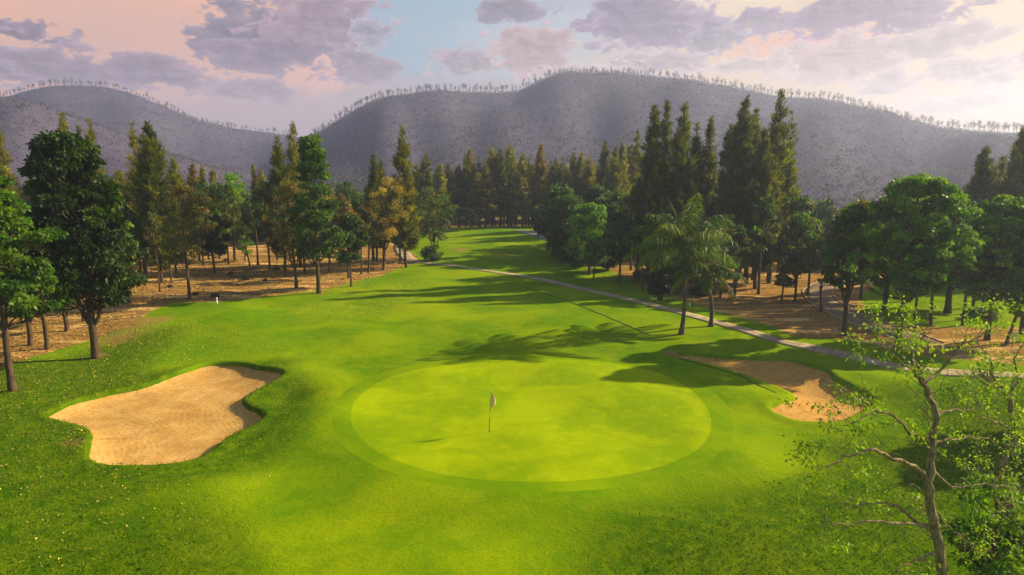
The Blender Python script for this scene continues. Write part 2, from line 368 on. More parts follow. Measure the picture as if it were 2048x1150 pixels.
def strip(name, line, w, lift, mat, thick=0.0, n=8, kind='structure', cross=5):
    L = catmull(np.array(line, float), n, False)
    T = nrm(np.gradient(L, axis=0)); N = np.stack([-T[:, 1], T[:, 0]], -1)
    w = np.broadcast_to(w, (len(L),))
    k = np.linspace(-.5, .5, cross); prof_z = np.zeros(cross)
    wob = 0.04 * np.sin(np.arange(len(L)) * 1.7)
    rows = []
    for j in range(-1, cross + 1):
        kk = k[min(max(j, 0), cross - 1)]
        P = L + N * (w[:, None] * kk + wob[:, None] * (1 if abs(kk) > .4 else 0)); z = hground(P[:, 0], P[:, 1]) + (lift if 0 <= j < cross else -0.06)
        rows.append(np.column_stack([P, z]))
    V = np.stack(rows, 1); a, b = V.shape[:2]; id_ = np.arange(a * b).reshape(a, b)
    Fq = np.stack([id_[:-1, :-1], id_[1:, :-1], id_[1:, 1:], id_[:-1, 1:]], -1).reshape(-1, 4)
    al = np.concatenate([[0], np.cumsum(np.hypot(*np.diff(L, axis=0).T))]); ac = np.concatenate([[k[0]], k, [k[-1]]])
    o = mesh_np(name, V.reshape(-1, 3), Fq, mat, attrs={'along': np.repeat(al, b), 'across': np.tile(ac, a)}); tag(o, kind=kind); return o
G2 = lambda L: [gp(a, b)[:2] for a, b in L]
M_PATH = stone_mat('path_concrete', (0.31, 0.235, 0.14), (0.44, 0.35, 0.22), 1.6, 1.1)
M_ROAD = stone_mat('road_surface', (0.19, 0.125, 0.07), (0.30, 0.205, 0.11), 0.5, 60.0)
M_KERB = stone_mat('kerb_stone', (0.30, 0.22, 0.12), (0.42, 0.32, 0.18), 2)
strip('cart_path', G2([(806,484),(800,492),(803,503),(812,513),(824,523)]), 2.0, 0.05, M_PATH)
strip('cart_path', G2([(826,524),(850,526),(900,531),(960,540),(1030,550),(1110,565),(1200,586),(1300,609),(1400,636),(1500,664),(1580,687),(1700,713),(1800,735),(1900,746),(2048,752),(2300,756)]), np.linspace(1.15, 1.45, 15 * 8 + 1), 0.05, M_PATH)
rd = G2([(2300,592),(2048,580),(1900,573),(1780,567),(1700,564),(1655,570),(1634,586),(1660,613),(1720,640),(1790,664),(1850,688)])
strip('road', rd, 2.7, 0.03, M_ROAD)
def offset_line(L, d, n=6):
    L = catmull(np.array(L), n, False); T = nrm(np.gradient(L, axis=0)); return L + np.stack([-T[:, 1], T[:, 0]], -1) * d
for s_ in (-1, 1): strip('kerb', offset_line(rd, 1.42 * s_), 0.14, 0.10, M_KERB, n=2, cross=2)
strip('far_road', G2([(1042,461),(1075,470),(1120,483),(1200,494),(1300,500),(1400,506)]), 3.0, 0.05, stone_mat('pale_road', (0.20, 0.18, 0.15), (0.30, 0.27, 0.23)))
M_LINE = stone_mat('drain_line', (0.035, 0.09, 0.005), (0.06, 0.12, 0.006), 3)
strip('mowing_line', G2([(1000,563),(1060,578),(1140,604),(1220,636),(1262,654),(1300,671)]), 0.13, 0.03, M_LINE, cross=2)
strip('mowing_line', G2([(1345,716),(1390,727),(1440,741),(1480,753),(1520,772),(1552,786)]), 0.12, 0.03, M_LINE, cross=2)

# ------------------------------------------------------------------ fallen leaves and grass tufts (uncountable)
def scatter_poly(poly, n, g, pad=0.0):
    x0, y0 = poly.min(0); x1, y1 = poly.max(0); P = []
    tot = 0
    while tot < n:
        q = np.column_stack([g.uniform(x0, x1, n * 2), g.uniform(y0, y1, n * 2)])
        q = q[sdist(poly, q[:, 0], q[:, 1]) < pad]; P.append(q); tot += len(q)
        if len(P) > 30: break
    return np.concatenate(P)[:n]
def ground_bits(name, P, size, cols, g, mat, upright=False, hfun=hground):
    n = len(P); z = hfun(P[:, 0], P[:, 1])
    ok = bunk_depth(P[:, 0], P[:, 1]) > 0.02
    P = P[ok]; z = z[ok]; n = len(P)
    base = np.column_stack([P, z + 0.02]); sz = g.uniform(size[0], size[1], n)
    a = g.uniform(0, 2 * np.pi, n)
    if upright: D = np.column_stack([np.cos(a) * .5, np.sin(a) * .5, np.ones(n)])
    else: D = np.column_stack([np.cos(a), np.sin(a), g.uniform(-.1, .35, n)])
    V, Fq = leafquads(base, D, sz, sz * (0.45 if upright else 0.6), g)
    c = np.array(cols)[g.integers(0, len(cols), n)] * g.uniform(.7, 1.25, (n, 1))
    return mesh_np(name, V, Fq, mat, tint=np.repeat(c, 4, 0))
fl = [pxpoly([(-100,800),(0,730),(140,690),(260,650),(380,640),(560,690),(420,725),(300,765),(90,830),(-100,860)], 2),
      pxpoly([(560,640),(640,585),(760,555),(840,560),(830,610),(720,640),(600,650)], 2),
      pxpoly([(130,860),(175,870),(180,925),(420,960),(520,900),(560,930),(500,1010),(200,1150),(-50,1150),(-100,850),(60,840)], 2)]
Pf = np.concatenate([scatter_poly(fl[0], 2600, rng), scatter_poly(fl[1], 2400, rng), scatter_poly(fl[2], 600, rng), scatter_poly(pxpoly([(135,860),(178,868),(180,925),(140,910)], 2), 60, rng)])
tag(ground_bits('fallen_leaves', Pf, (0.06, 0.13), [(0.5, .42, .06), (.40, .36, .06), (.50, .36, .10), (.30, .2, .05)], rng, M_FALLEN), 'yellow fallen leaves strewn over the grass', 'fallen leaves', kind='stuff')
Pl = np.concatenate([scatter_poly(LIT1, 200000, rng), scatter_poly(LIT2, 60000, rng)])
Pl = Pl[(Pl[:, 1] < 105) & (np.abs(Pl[:, 0]) < 0.8 * Pl[:, 1])][:14000]
tag(ground_bits('leaf_litter', Pl, (0.08, 0.26), [(0.30, .15, .05), (.2, .10, .035), (.42, .27, .10), (.09, .06, .025), (.5, .30, .10)], rng, M_FALLEN), 'brown dry leaf litter under the trees', 'leaf litter', kind='stuff')
Pt = np.concatenate([scatter_poly(ROUGH_SHADE_L, 60000, rng), scatter_poly(ROUGH_SHADE_R, 60000, rng)])
pr_ = np.minimum(sdist(ROUGH_SHADE_L, Pt[:, 0], Pt[:, 1]), sdist(ROUGH_SHADE_R, Pt[:, 0], Pt[:, 1]))
Pt = Pt[rng.random(len(Pt)) < sm(0, -4, pr_)]
Pt = Pt[(Pt[:, 1] > 17) & (Pt[:, 1] < 52) & (np.abs(Pt[:, 0]) < 0.85 * Pt[:, 1])]
tag(ground_bits('grass_tufts', Pt, (0.05, 0.12), [(0.06, .14, .006), (.09, .17, .008), (.14, .2, .012), (.06, .12, .003)], rng, M_GRASSB, True), 'longer grass growing round the bunker and lawn edges', 'grass', kind='stuff')

# ------------------------------------------------------------------ trees
def broadleaf(seed, H, R_, cb=0.35, prof='oval', ncl=90, lpc=150, ls=0.20, cols=((.045, .11, .01),), tr=0.18, lean=(0, 0), clr=0.16, flat=0.62, bend=0.3, sparse=1.0, fork=False, droop=0.35, barkmat=None, name='tree'):
    g = np.random.default_rng(seed); H0 = H * cb; Hc = H - H0
    def tp(z):
        t = np.asarray(z) / H
        return np.stack([lean[0] * t + bend * np.sin(t * 4.0 + seed) * t, lean[1] * t + bend * np.cos(t * 3.1 + seed * 2) * t, np.asarray(z, float) - 0.15 * (t == 0)], -1)
    lob = g.uniform(0, 2 * np.pi, 4)
    def pr(t, a):
        if prof == 'oval': b = np.sin(np.pi * np.clip(t * 0.86 + 0.12, 0, 1)) ** 0.65
        elif prof == 'dome': b = np.sqrt(np.clip(1 - (t * 0.98) ** 2.4, 0, 1)) * (0.62 + 0.38 * sm(0, 0.3, t))
        elif prof == 'tier': b = (1.02 - t) ** 0.5 * (0.84 + 0.16 * np.sin(t * 23 + seed)) * sm(-0.25, 0.12, t)
        elif prof == 'pear': b = (1.03 - t) ** 0.48 * sm(-0.3, 0.25, t) * (0.9 + 0.1 * np.sin(t * 15))
        elif prof == 'column': b = np.sin(np.pi * np.clip(t * 0.92 + 0.06, 0, 1)) ** 0.4
        elif prof == 'vase': b = sm(-0.15, 0.75, t) * np.sqrt(np.clip(1.04 - t ** 5, 0, 1))
        return b * (1 + 0.16 * np.sin(2 * a + lob[0]) + 0.12 * np.sin(3 * a + lob[1] + t * 5) + 0.10 * np.sin(5 * a + lob[2] - t * 7))
    t = g.uniform(0, 1, ncl) ** 0.9; a = g.uniform(0, 2 * np.pi, ncl)
    rr = R_ * np.clip(pr(t, a), 0.05, 2) * g.uniform(0.15, 1, ncl) ** 0.5
    zc = H0 + t * Hc * 0.95; ax = tp(zc)
    C = ax + np.column_stack([rr * np.cos(a), rr * np.sin(a), np.zeros(ncl)])
    T = Tubes(); zs = np.linspace(0, H * 0.93, 14)
    tr_ = tr * (1 - zs / H) ** 0.75 + 0.02; tr_[0] *= 1.35; P0 = tp(zs); T.add(P0, tr_, 8)
    if fork:
        for s_ in (-1, 1):
            p = np.array([tp(H0 * 0.55), tp(H0 * 0.9) + [s_ * R_ * .18, .1, 0], tp(H * .6) + [s_ * R_ * .34, .2 * s_, 0], tp(H * .8) + [s_ * R_ * .45, 0, 0]])
            T.add(catmull(p, 4, False), np.linspace(tr * .7, 0.03, 13), 6)
    for i in np.argsort(-rr)[: int(ncl * 0.7)]:
        z0 = max(H0 * 0.82, zc[i] - rr[i] * g.uniform(.35, .9) - 0.3); z0 = min(z0, H * .9)
        p0 = tp(z0); p1 = C[i]; midp = p0 * .45 + p1 * .55 + [0, 0, -0.10 * rr[i]] + g.normal(size=3) * .12 * rr[i]
        r0 = (tr * (1 - z0 / H) ** 0.75) * 0.42 + .012
        T.add(catmull(np.array([p0, midp, p1]), 3, False), np.linspace(r0, 0.012, 7), 4)
        for _ in range(2):
            q = p1 + g.normal(size=3) * clr * R_ * 0.8; T.add(np.array([midp, (midp + q) / 2 + g.normal(size=3) * .1, q]), [r0 * .45, r0 * .3, .008], 3)
    Vt, Ft = T.arr()
    n = int(lpc * sparse); cr = clr * R_ * g.uniform(.6, 1.35, ncl) + 0.12
    dirs = nrm(g.normal(size=(ncl, n, 3))); rad = g.uniform(0.25, 1, (ncl, n, 1)) ** 0.5
    P = C[:, None, :] + dirs * rad * cr[:, None, None] * np.array([1, 1, flat])
    D = dirs * 0.7 + g.normal(size=dirs.shape) * 0.6; D[..., 2] -= droop * 1.0
    cc = np.array(cols)[g.integers(0, len(cols), ncl)] * g.uniform(.72, 1.3, (ncl, 1))
    ct = cc[:, None, :] * g.uniform(.65, 1.4, (ncl, n, 1)) * (1 + g.normal(size=(ncl, n, 3)) * .07)
    sz = ls * 1.22 * g.uniform(.5, 1.45, ncl * n)
    Vl, Fl = leafquads(P.reshape(-1, 3), D.reshape(-1, 3), sz, sz * .62, g, 0.15)
    return (Vt, Ft, barkmat or M_BARK), (Vl, Fl, np.repeat(np.clip(ct.reshape(-1, 3), .002, 1), 4, 0), M_LEAF)

def conifer(seed, H, R_, cb=0.12, nb=170, cols=((.05, .09, .015),), dens=1.0, sw=0.11, open_=0.0, tr=None, tops=1):
    g = np.random.default_rng(seed); T = Tubes(); zs = np.linspace(0, H, 12); tr = tr or H * 0.012
    wob = np.column_stack([0.12 * np.sin(zs * .4 + seed), .12 * np.cos(zs * .33 + seed), zs]); wob[0, :2] = 0; wob[0, 2] = -.15
    T.add(wob, tr * (1 - zs / H) ** .8 + .012, 6)
    VP, VD, VS, VC = [], [], [], []
    axes = [(0, 0, H, R_)]
    for k in range(tops - 1):
        a = g.uniform(0, 6.28); axes.append((np.cos(a) * R_ * .55, np.sin(a) * R_ * .55, H * g.uniform(.80, .96), R_ * .55))
    for (ox, oy, h, rr) in axes:
        nbk = int(nb * 1.35 * dens * (1 if rr == R_ else .5)); t = np.sort(g.uniform(0, 1, nbk) ** 1.15)
        lob = g.uniform(0, 6.28, 3)
        if rr != R_:
            T.add(np.array([[0, 0, h * .25], [ox * .8, oy * .8, h * .45], [ox, oy, h]]), [tr * .5, tr * .35, .01], 5)
        for ti in t:
            z = h * (cb + (1 - cb) * ti); a = g.uniform(0, 6.28)
            shape = (1 - ti) ** 0.86 * (0.62 + 0.38 * sm(-.02, .25, ti)) * (1 + .13 * math.sin(ti * 17 + lob[0] + a) + .12 * math.sin(3 * a + lob[1]))
            L = rr * max(shape, 0.03) * g.uniform(.72, 1.12) + .10
            up = g.uniform(.45, .95) + .7 * ti
            d = np.array([math.cos(a), math.sin(a), up]); tipp = np.array([ox, oy, z]) + d * L * np.array([1, 1, .8])
            p0 = np.array([ox * min(1, z / h * 1.5), oy * min(1, z / h * 1.5), z])
            mid = (p0 + tipp) / 2 + [0, 0, -.06 * L]
            T.add(np.array([p0, mid, tipp]), [.028 + .012 * L, .018, .006], 3)
            m_ = int((12 + 36 * L) * (1 - open_ * .5)); u = g.uniform(.18, 1.03, m_)[:, None]
            pts = (1 - u) ** 2 * p0 + 2 * u * (1 - u) * mid + u ** 2 * tipp
            jit = g.normal(size=(m_, 3)) * (.10 + .13 * L * (1.1 - u))
            VP.append(pts + jit); dd = np.tile(nrm(d), (m_, 1)) * .8 + g.normal(size=(m_, 3)) * .34 + [0, 0, .30]
            VD.append(dd); VS.append(g.uniform(.35, .95, m_) * (0.35 + 0.65 * min(1, L / 1.2)))
            c = np.array(cols[g.integers(0, len(cols))]) * g.uniform(.7, 1.35); VC.append(np.tile(c, (m_, 1)) * g.uniform(.7, 1.35, (m_, 1)))
    P = np.concatenate(VP); D = np.concatenate(VD); S_ = np.concatenate(VS); Cc = np.concatenate(VC)
    Vl, Fl = leafquads(P, D, S_, np.minimum(S_ * .24, sw) * g.uniform(.6, 1.3, len(S_)), g, .12)
    Vt, Ft = T.arr()
    return (Vt, Ft, M_BARKD), (Vl, Fl, np.repeat(Cc, 4, 0), M_NEEDLE)

def place(spec, name, loc, label, cat, group=None, rz=0.0, sc=(1, 1, 1)):
    (Vt, Ft, mb), (Vl, Fl, tint, ml) = spec
    e = empty(name, loc); e.rotation_euler = (0, 0, rz); e.scale = sc; tag(e, label, cat, group)
    a = mesh_np('trunk', Vt, Ft, mb, smooth=True); a.parent = e
    b = mesh_np('crown', Vl, Fl, ml, tint=tint); b.parent = e
    return e
def dup(root, loc, rz, sc, label, group=None):
    r = root.copy(); COL.objects.link(r); r.location = loc; r.rotation_euler = (0, 0, rz); r.scale = sc; r['label'] = label
    if group: r['group'] = group
    for ch in list(root.children):
        c = ch.copy(); COL.objects.link(c); c.parent = r
    return r
def topz(P, py):
    d = ray(P[2] if False else 1024, py); return CZ + d[2] / d[1] * P[1]
def size_at(bx, by, ty, w, dist=None):
    """ground point for base pixel, height reaching top pixel ty, radius for crown width w px"""
    if dist is None: P = gp(bx, by)
    else:
        d = ray(bx, 480); x, y = d[0] / d[1] * dist, dist; P = np.array([x, y, float(hbase(x, y))])
    return P, topz(P, ty) - P[2], w * 0.5 * P[1] / F

DG = ((.030, .074, .002), (.046, .106, .003), (.070, .140, .004)); MG = ((.060, .150, .003), (.095, .205, .004), (.135, .250, .005)); BG = ((.075, .185, .004), (.12, .245, .006), (.17, .28, .008))
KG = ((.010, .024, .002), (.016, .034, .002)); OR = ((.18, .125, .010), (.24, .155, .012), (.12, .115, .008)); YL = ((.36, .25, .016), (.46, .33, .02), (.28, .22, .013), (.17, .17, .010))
OL = ((.085, .105, .008), (.12, .118, .010), (.065, .09, .006))
# base px, base py, top py, crown width, options, name, label, category
BT = [
 (26, 782, 318, 235, dict(cb=.34, prof='pear', ncl=150, lpc=230, ls=.19, cols=((.030, .080, .002), (.055, .125, .003), (.09, .175, .004)), tr=.19, lean=(-.5, 0), bend=.45, clr=.14, flat=.42), 'broadleaf_tree', 'bright leafy tree on a thin leaning trunk at the far left edge', 'tree'),
 (193, 716, 256, 225, dict(cb=.26, prof='pear', ncl=210, lpc=190, ls=.25, cols=((.014, .036, .001), (.024, .060, .002), (.042, .090, .003)), tr=.25, lean=(-.6, 0), clr=.15, fork=True, flat=.45), 'broadleaf_tree', 'tallest dense dark green tree with a thick double trunk left of the sand bunker', 'tree'),
 (95, 698, 520, 90, dict(cb=.42, ncl=40, cols=MG, tr=.15), 'broadleaf_tree', 'small green tree with a straight trunk between the two big left trees', 'tree'),
 (62, 690, 500, 90, dict(cb=.35, ncl=40, cols=DG, tr=.17, fork=True), 'broadleaf_tree', 'low forked tree behind the thin leaning trunk at the left edge', 'tree'),
 (135, 662, 545, 85, dict(cb=.38, ncl=40, cols=MG, tr=.17, fork=True, prof='vase'), 'broadleaf_tree', 'short V forked tree left of the thick double trunk', 'tree'),
 (168, 642, 520, 60, dict(cb=.4, ncl=30, cols=DG, tr=.12), 'broadleaf_tree', 'small dark tree half hidden behind the tallest left tree', 'tree'),
 (6, 642, 480, 90, dict(cb=.4, ncl=40, cols=MG, tr=.12), 'broadleaf_tree', 'thin stemmed tree on brown ground at the far left edge', 'tree'),
 (232, 600, 400, 90, dict(cb=.3, ncl=60, cols=MG, tr=.13), 'broadleaf_tree', 'mid green tree on brown ground just right of the tallest left tree', 'tree'),
 (320, 584, 425, 40, dict(cb=.5, ncl=16, lpc=60, cols=OL, tr=.07), 'slender_tree', 'very thin tall sapling with few leaves on the brown ground', 'sapling'),
 (343, 566, 468, 52, dict(cb=.3, ncl=30, lpc=90, cols=OL, tr=.09), 'slender_tree', 'short olive tree between the thin sapling and the rusty tree', 'tree'),
 (379, 598, 362, 105, dict(cb=.34, ncl=85, lpc=85, ls=.15, cols=OR + OL, tr=.13, prof='oval', lean=(.2, 0)), 'autumn_tree', 'rusty green open crowned tree left of the small round dark tree', 'tree'),
 (430, 546, 430, 62, dict(cb=.32, ncl=60, cols=KG, tr=.13, prof='oval'), 'round_tree', 'small round almost black tree on the left brown ground', 'tree'),
 (470, 520, 345, 95, dict(cb=.3, ncl=70, lpc=110, cols=BG, tr=.16, prof='dome'), 'broadleaf_tree', 'bright green round topped tree among the left conifers', 'tree'),
 (490, 522, 462, 26, dict(cb=.2, ncl=16, lpc=80, cols=BG, tr=.06), 'slender_tree', 'young bright green sapling on the brown ground', 'sapling'),
 (516, 530, 395, 50, dict(cb=.55, ncl=22, lpc=60, cols=DG, tr=.13, barkmat=M_BARK), 'slender_tree', 'pale trunked nearly bare tree with a small dark green top', 'tree'),
 (500, 532, 390, 38, dict(cb=.5, ncl=10, lpc=40, cols=OL, tr=.08, barkmat=M_BARK, lean=(-1.6, 0)), 'slender_tree', 'leaning pale bare tree left of the nearly bare green topped one', 'tree'),
 (593, 576, 355, 85, dict(cb=.30, ncl=70, lpc=70, ls=.17, cols=OR + OL, tr=.15, lean=(-.3, 0), fork=True), 'autumn_tree', 'orange brown thin crowned tree just left of the tall tiered tree', 'tree'),
 (638, 587, 262, 108, dict(cb=.24, prof='tier', ncl=135, lpc=170, ls=.22, cols=DG + (MG[1],), tr=.20, clr=.2, flat=.42, bend=.12), 'tiered_tree', 'tall tiered dark green tree standing alone on the lawn edge', 'tree'),
 (703, 573, 428, 62, dict(cb=.35, ncl=60, cols=DG, tr=.10), 'broadleaf_tree', 'slim dark green tree on the lawn edge right of the tall tiered tree', 'tree'),
 (697, 556, 400, 62, dict(cb=.38, ncl=45, lpc=80, cols=OR + OL, tr=.12), 'autumn_tree', 'rusty tree directly behind the slim dark green tree', 'tree'),
 (723, 548, 392, 60, dict(cb=.4, ncl=45, lpc=80, cols=OL + DG, tr=.10), 'broadleaf_tree', 'olive tree between the slim dark tree and the golden tree', 'tree'),
 (737, 545, 400, 55, dict(cb=.4, ncl=40, lpc=70, cols=OR + OL, tr=.13, lean=(.5, 0)), 'autumn_tree', 'thick trunked rusty olive tree immediately left of the golden tree', 'tree'),
 (766, 540, 352, 105, dict(cb=.36, ncl=110, lpc=85, ls=.145, cols=YL, tr=.15, lean=(1.4, 0), prof='dome', fork=True), 'golden_tree', 'golden yellow tree with a leaning trunk, largest of the golden ones', 'tree'),
 (801, 524, 375, 62, dict(cb=.42, ncl=50, lpc=80, cols=YL, tr=.14), 'golden_tree', 'narrow golden tree with a straight trunk beside the beige path', 'tree'),
 (748, 522, 420, 50, dict(cb=.4, ncl=30, lpc=70, cols=OR, tr=.16), 'autumn_tree', 'small rusty tree on the bare ground behind the golden tree', 'tree'),
 (660, 545, 390, 80, dict(cb=.3, ncl=50, lpc=70, cols=YL[2:] + OR, tr=.13), 'autumn_tree', 'orange leaved tree showing behind the right side of the tiered tree', 'tree'),
 (868, 518, 372, 88, dict(cb=.28, ncl=70, lpc=90, ls=.19, cols=OL + DG, tr=.14, fork=True), 'broadleaf_tree', 'dull olive tree with a leafy bush at its foot left of the far fairway', 'tree'),
 (940, 460, 415, 34, dict(cb=.3, ncl=30, lpc=90, cols=KG, tr=.13), 'round_tree', 'small dark lollipop tree on the crest of the far fairway, left one', 'tree'),
 (1076, 476, 415, 36, dict(cb=.3, ncl=30, lpc=90, cols=KG, tr=.13), 'round_tree', 'small dark lollipop tree below the far conifers, right one', 'tree'),
 (1128, 522, 388, 78, dict(cb=.05, ncl=110, lpc=120, cols=DG, tr=.18, prof='dome', clr=.2), 'bushy_tree', 'dark bushy tree with foliage down to the ground right of the fairway crest', 'tree'),
 (1179, 549, 400, 96, dict(cb=.22, ncl=105, lpc=120, ls=.20, cols=MG + (BG[1],), tr=.16, prof='dome', fork=True), 'broadleaf_tree', 'light green domed tree with fine pale branches right of the far fairway', 'tree'),
 (1160, 532, 450, 60, dict(cb=.05, ncl=60, lpc=100, cols=KG + DG, tr=.12, prof='dome', clr=.22), 'bushy_tree', 'low black green bush tree under the light green domed tree', 'tree'),
 (1187, 561, 480, 34, dict(cb=.4, ncl=22, lpc=80, cols=MG, tr=.07), 'slender_tree', 'thin young tree just in front of the light green domed tree', 'sapling'),
 (1238, 566, 424, 72, dict(cb=.33, ncl=80, lpc=120, cols=KG + DG, tr=.13), 'round_tree', 'dark round headed tree on a slim trunk left of the palms', 'tree'),
 (1215, 540, 440, 60, dict(cb=.1, ncl=60, lpc=110, cols=KG + DG, tr=.13, clr=.22), 'bushy_tree', 'dark bushy tree between the domed tree and the round headed one', 'tree'),
 (1286, 582, 500, 36, dict(cb=.25, ncl=24, lpc=70, cols=OL + DG, tr=.08), 'slender_tree', 'small drooping olive tree beside the cart path left of the palms', 'sapling'),
 (1320, 600, 506, 46, dict(cb=.10, ncl=50, lpc=120, cols=KG, tr=.22, prof='column', clr=.3), 'dark_shrub', 'thick black green columnar shrub behind the taller palm', 'shrub'),
 (1345, 585, 500, 44, dict(cb=.10, ncl=40, lpc=100, cols=KG, tr=.12, clr=.3), 'dark_shrub', 'dark rounded shrub directly behind the taller palm trunk', 'shrub'),
 (1590, 603, 425, 82, dict(cb=.32, ncl=75, lpc=100, cols=MG + OL, tr=.10), 'broadleaf_tree', 'slim mid green tree at the right foot of the tall conifer clump', 'tree'),
 (1562, 609, 470, 44, dict(cb=.3, ncl=30, lpc=80, cols=OL + KG, tr=.07), 'slender_tree', 'thin olive tree with a straight dark stem below the tall conifers', 'sapling'),
 (1615, 590, 435, 70, dict(cb=.35, ncl=55, lpc=90, cols=MG + OL, tr=.11), 'broadleaf_tree', 'mid green tree by the left bend of the road', 'tree'),
 (1642, 624, 548, 22, dict(cb=.75, ncl=5, lpc=30, cols=DG, tr=.09, fork=True), 'slender_tree', 'short bare forked stem standing in front of the road bend', 'sapling'),
 (1688, 671, 398, 118, dict(cb=.40, ncl=130, lpc=120, ls=.19, cols=DG + OL + (MG[1],), tr=.17, prof='dome', fork=True, clr=.13, flat=.5), 'broadleaf_tree', 'vase shaped tree on a pale trunk between the cart path and the road', 'tree'),
 (1794, 700, 345, 200, dict(cb=.36, ncl=190, lpc=150, ls=.20, cols=MG + (BG[0],), tr=.18, prof='dome', clr=.115, flat=.45, lean=(.3, 0)), 'broadleaf_tree', 'largest bright green domed tree right of the road', 'tree'),
 (1769, 618, 400, 90, dict(cb=.33, ncl=70, cols=DG, tr=.22), 'broadleaf_tree', 'thick trunked dark tree on the grass behind the road', 'tree'),
 (1812, 629, 400, 80, dict(cb=.38, ncl=60, cols=DG, tr=.10, fork=True), 'broadleaf_tree', 'thin forked tree just right of the largest green domed tree trunk', 'tree'),
 (1822, 600, 342, 120, dict(cb=.4, ncl=90, lpc=90, cols=BG + OL, tr=.15, prof='dome'), 'broadleaf_tree', 'pale green rounded crown rising behind the largest domed tree', 'tree'),
 (1721, 598, 420, 80, dict(cb=.36, ncl=60, cols=DG + MG, tr=.13), 'broadleaf_tree', 'green tree with a short stem beyond the road, behind the vase shaped one', 'tree'),
 (1895, 626, 400, 110, dict(cb=.24, ncl=100, cols=DG + KG, tr=.28), 'broadleaf_tree', 'dark heavy trunked tree on the grass between the two big green crowns', 'tree'),
 (1974, 680, 388, 165, dict(cb=.33, ncl=160, lpc=130, ls=.20, cols=MG + (BG[1],), tr=.18, prof='dome', clr=.12, flat=.45), 'broadleaf_tree', 'wide fresh green tree near the right edge, behind the nearly bare tree', 'tree'),
 (2040, 684, 385, 150, dict(cb=.36, ncl=130, lpc=130, ls=.20, cols=MG + DG, tr=.16, prof='dome', clr=.12, flat=.45), 'broadleaf_tree', 'green tree cut by the right edge of the photo beside the small sign', 'tree'),
 (2012, 690, 520, 60, dict(cb=.4, ncl=34, lpc=90, cols=MG, tr=.11, lean=(1.1, 0)), 'slender_tree', 'leaning thin tree left of the small white sign', 'sapling'),
 (1945, 615, 420, 90, dict(cb=.3, ncl=60, cols=DG, tr=.14), 'broadleaf_tree', 'dark tree beyond the road near the right edge', 'tree'),
]
# off-frame trees on the right whose shade lies on the near lawn
for i, (bx, by, ty, w, kw, nm, lb, ct) in enumerate(BT):
    P, H, Rr = size_at(bx, by, ty, w)
    place(broadleaf(100 + i, H, Rr, **kw), nm, P, lb, ct)
for i, (x, y, H, r) in enumerate([(31.0, 32.0, 8.0, 3.2), (25.5, 20.0, 6.0, 3.0)]):
    place(broadleaf(300 + i, H, r, cb=.35, ncl=80, lpc=100, ls=.25, cols=MG), 'broadleaf_tree', (x, y, float(hbase(x, y))), 'green tree outside the right side of the view shading the near lawn', 'tree', 'shade trees beyond the right side of the view')

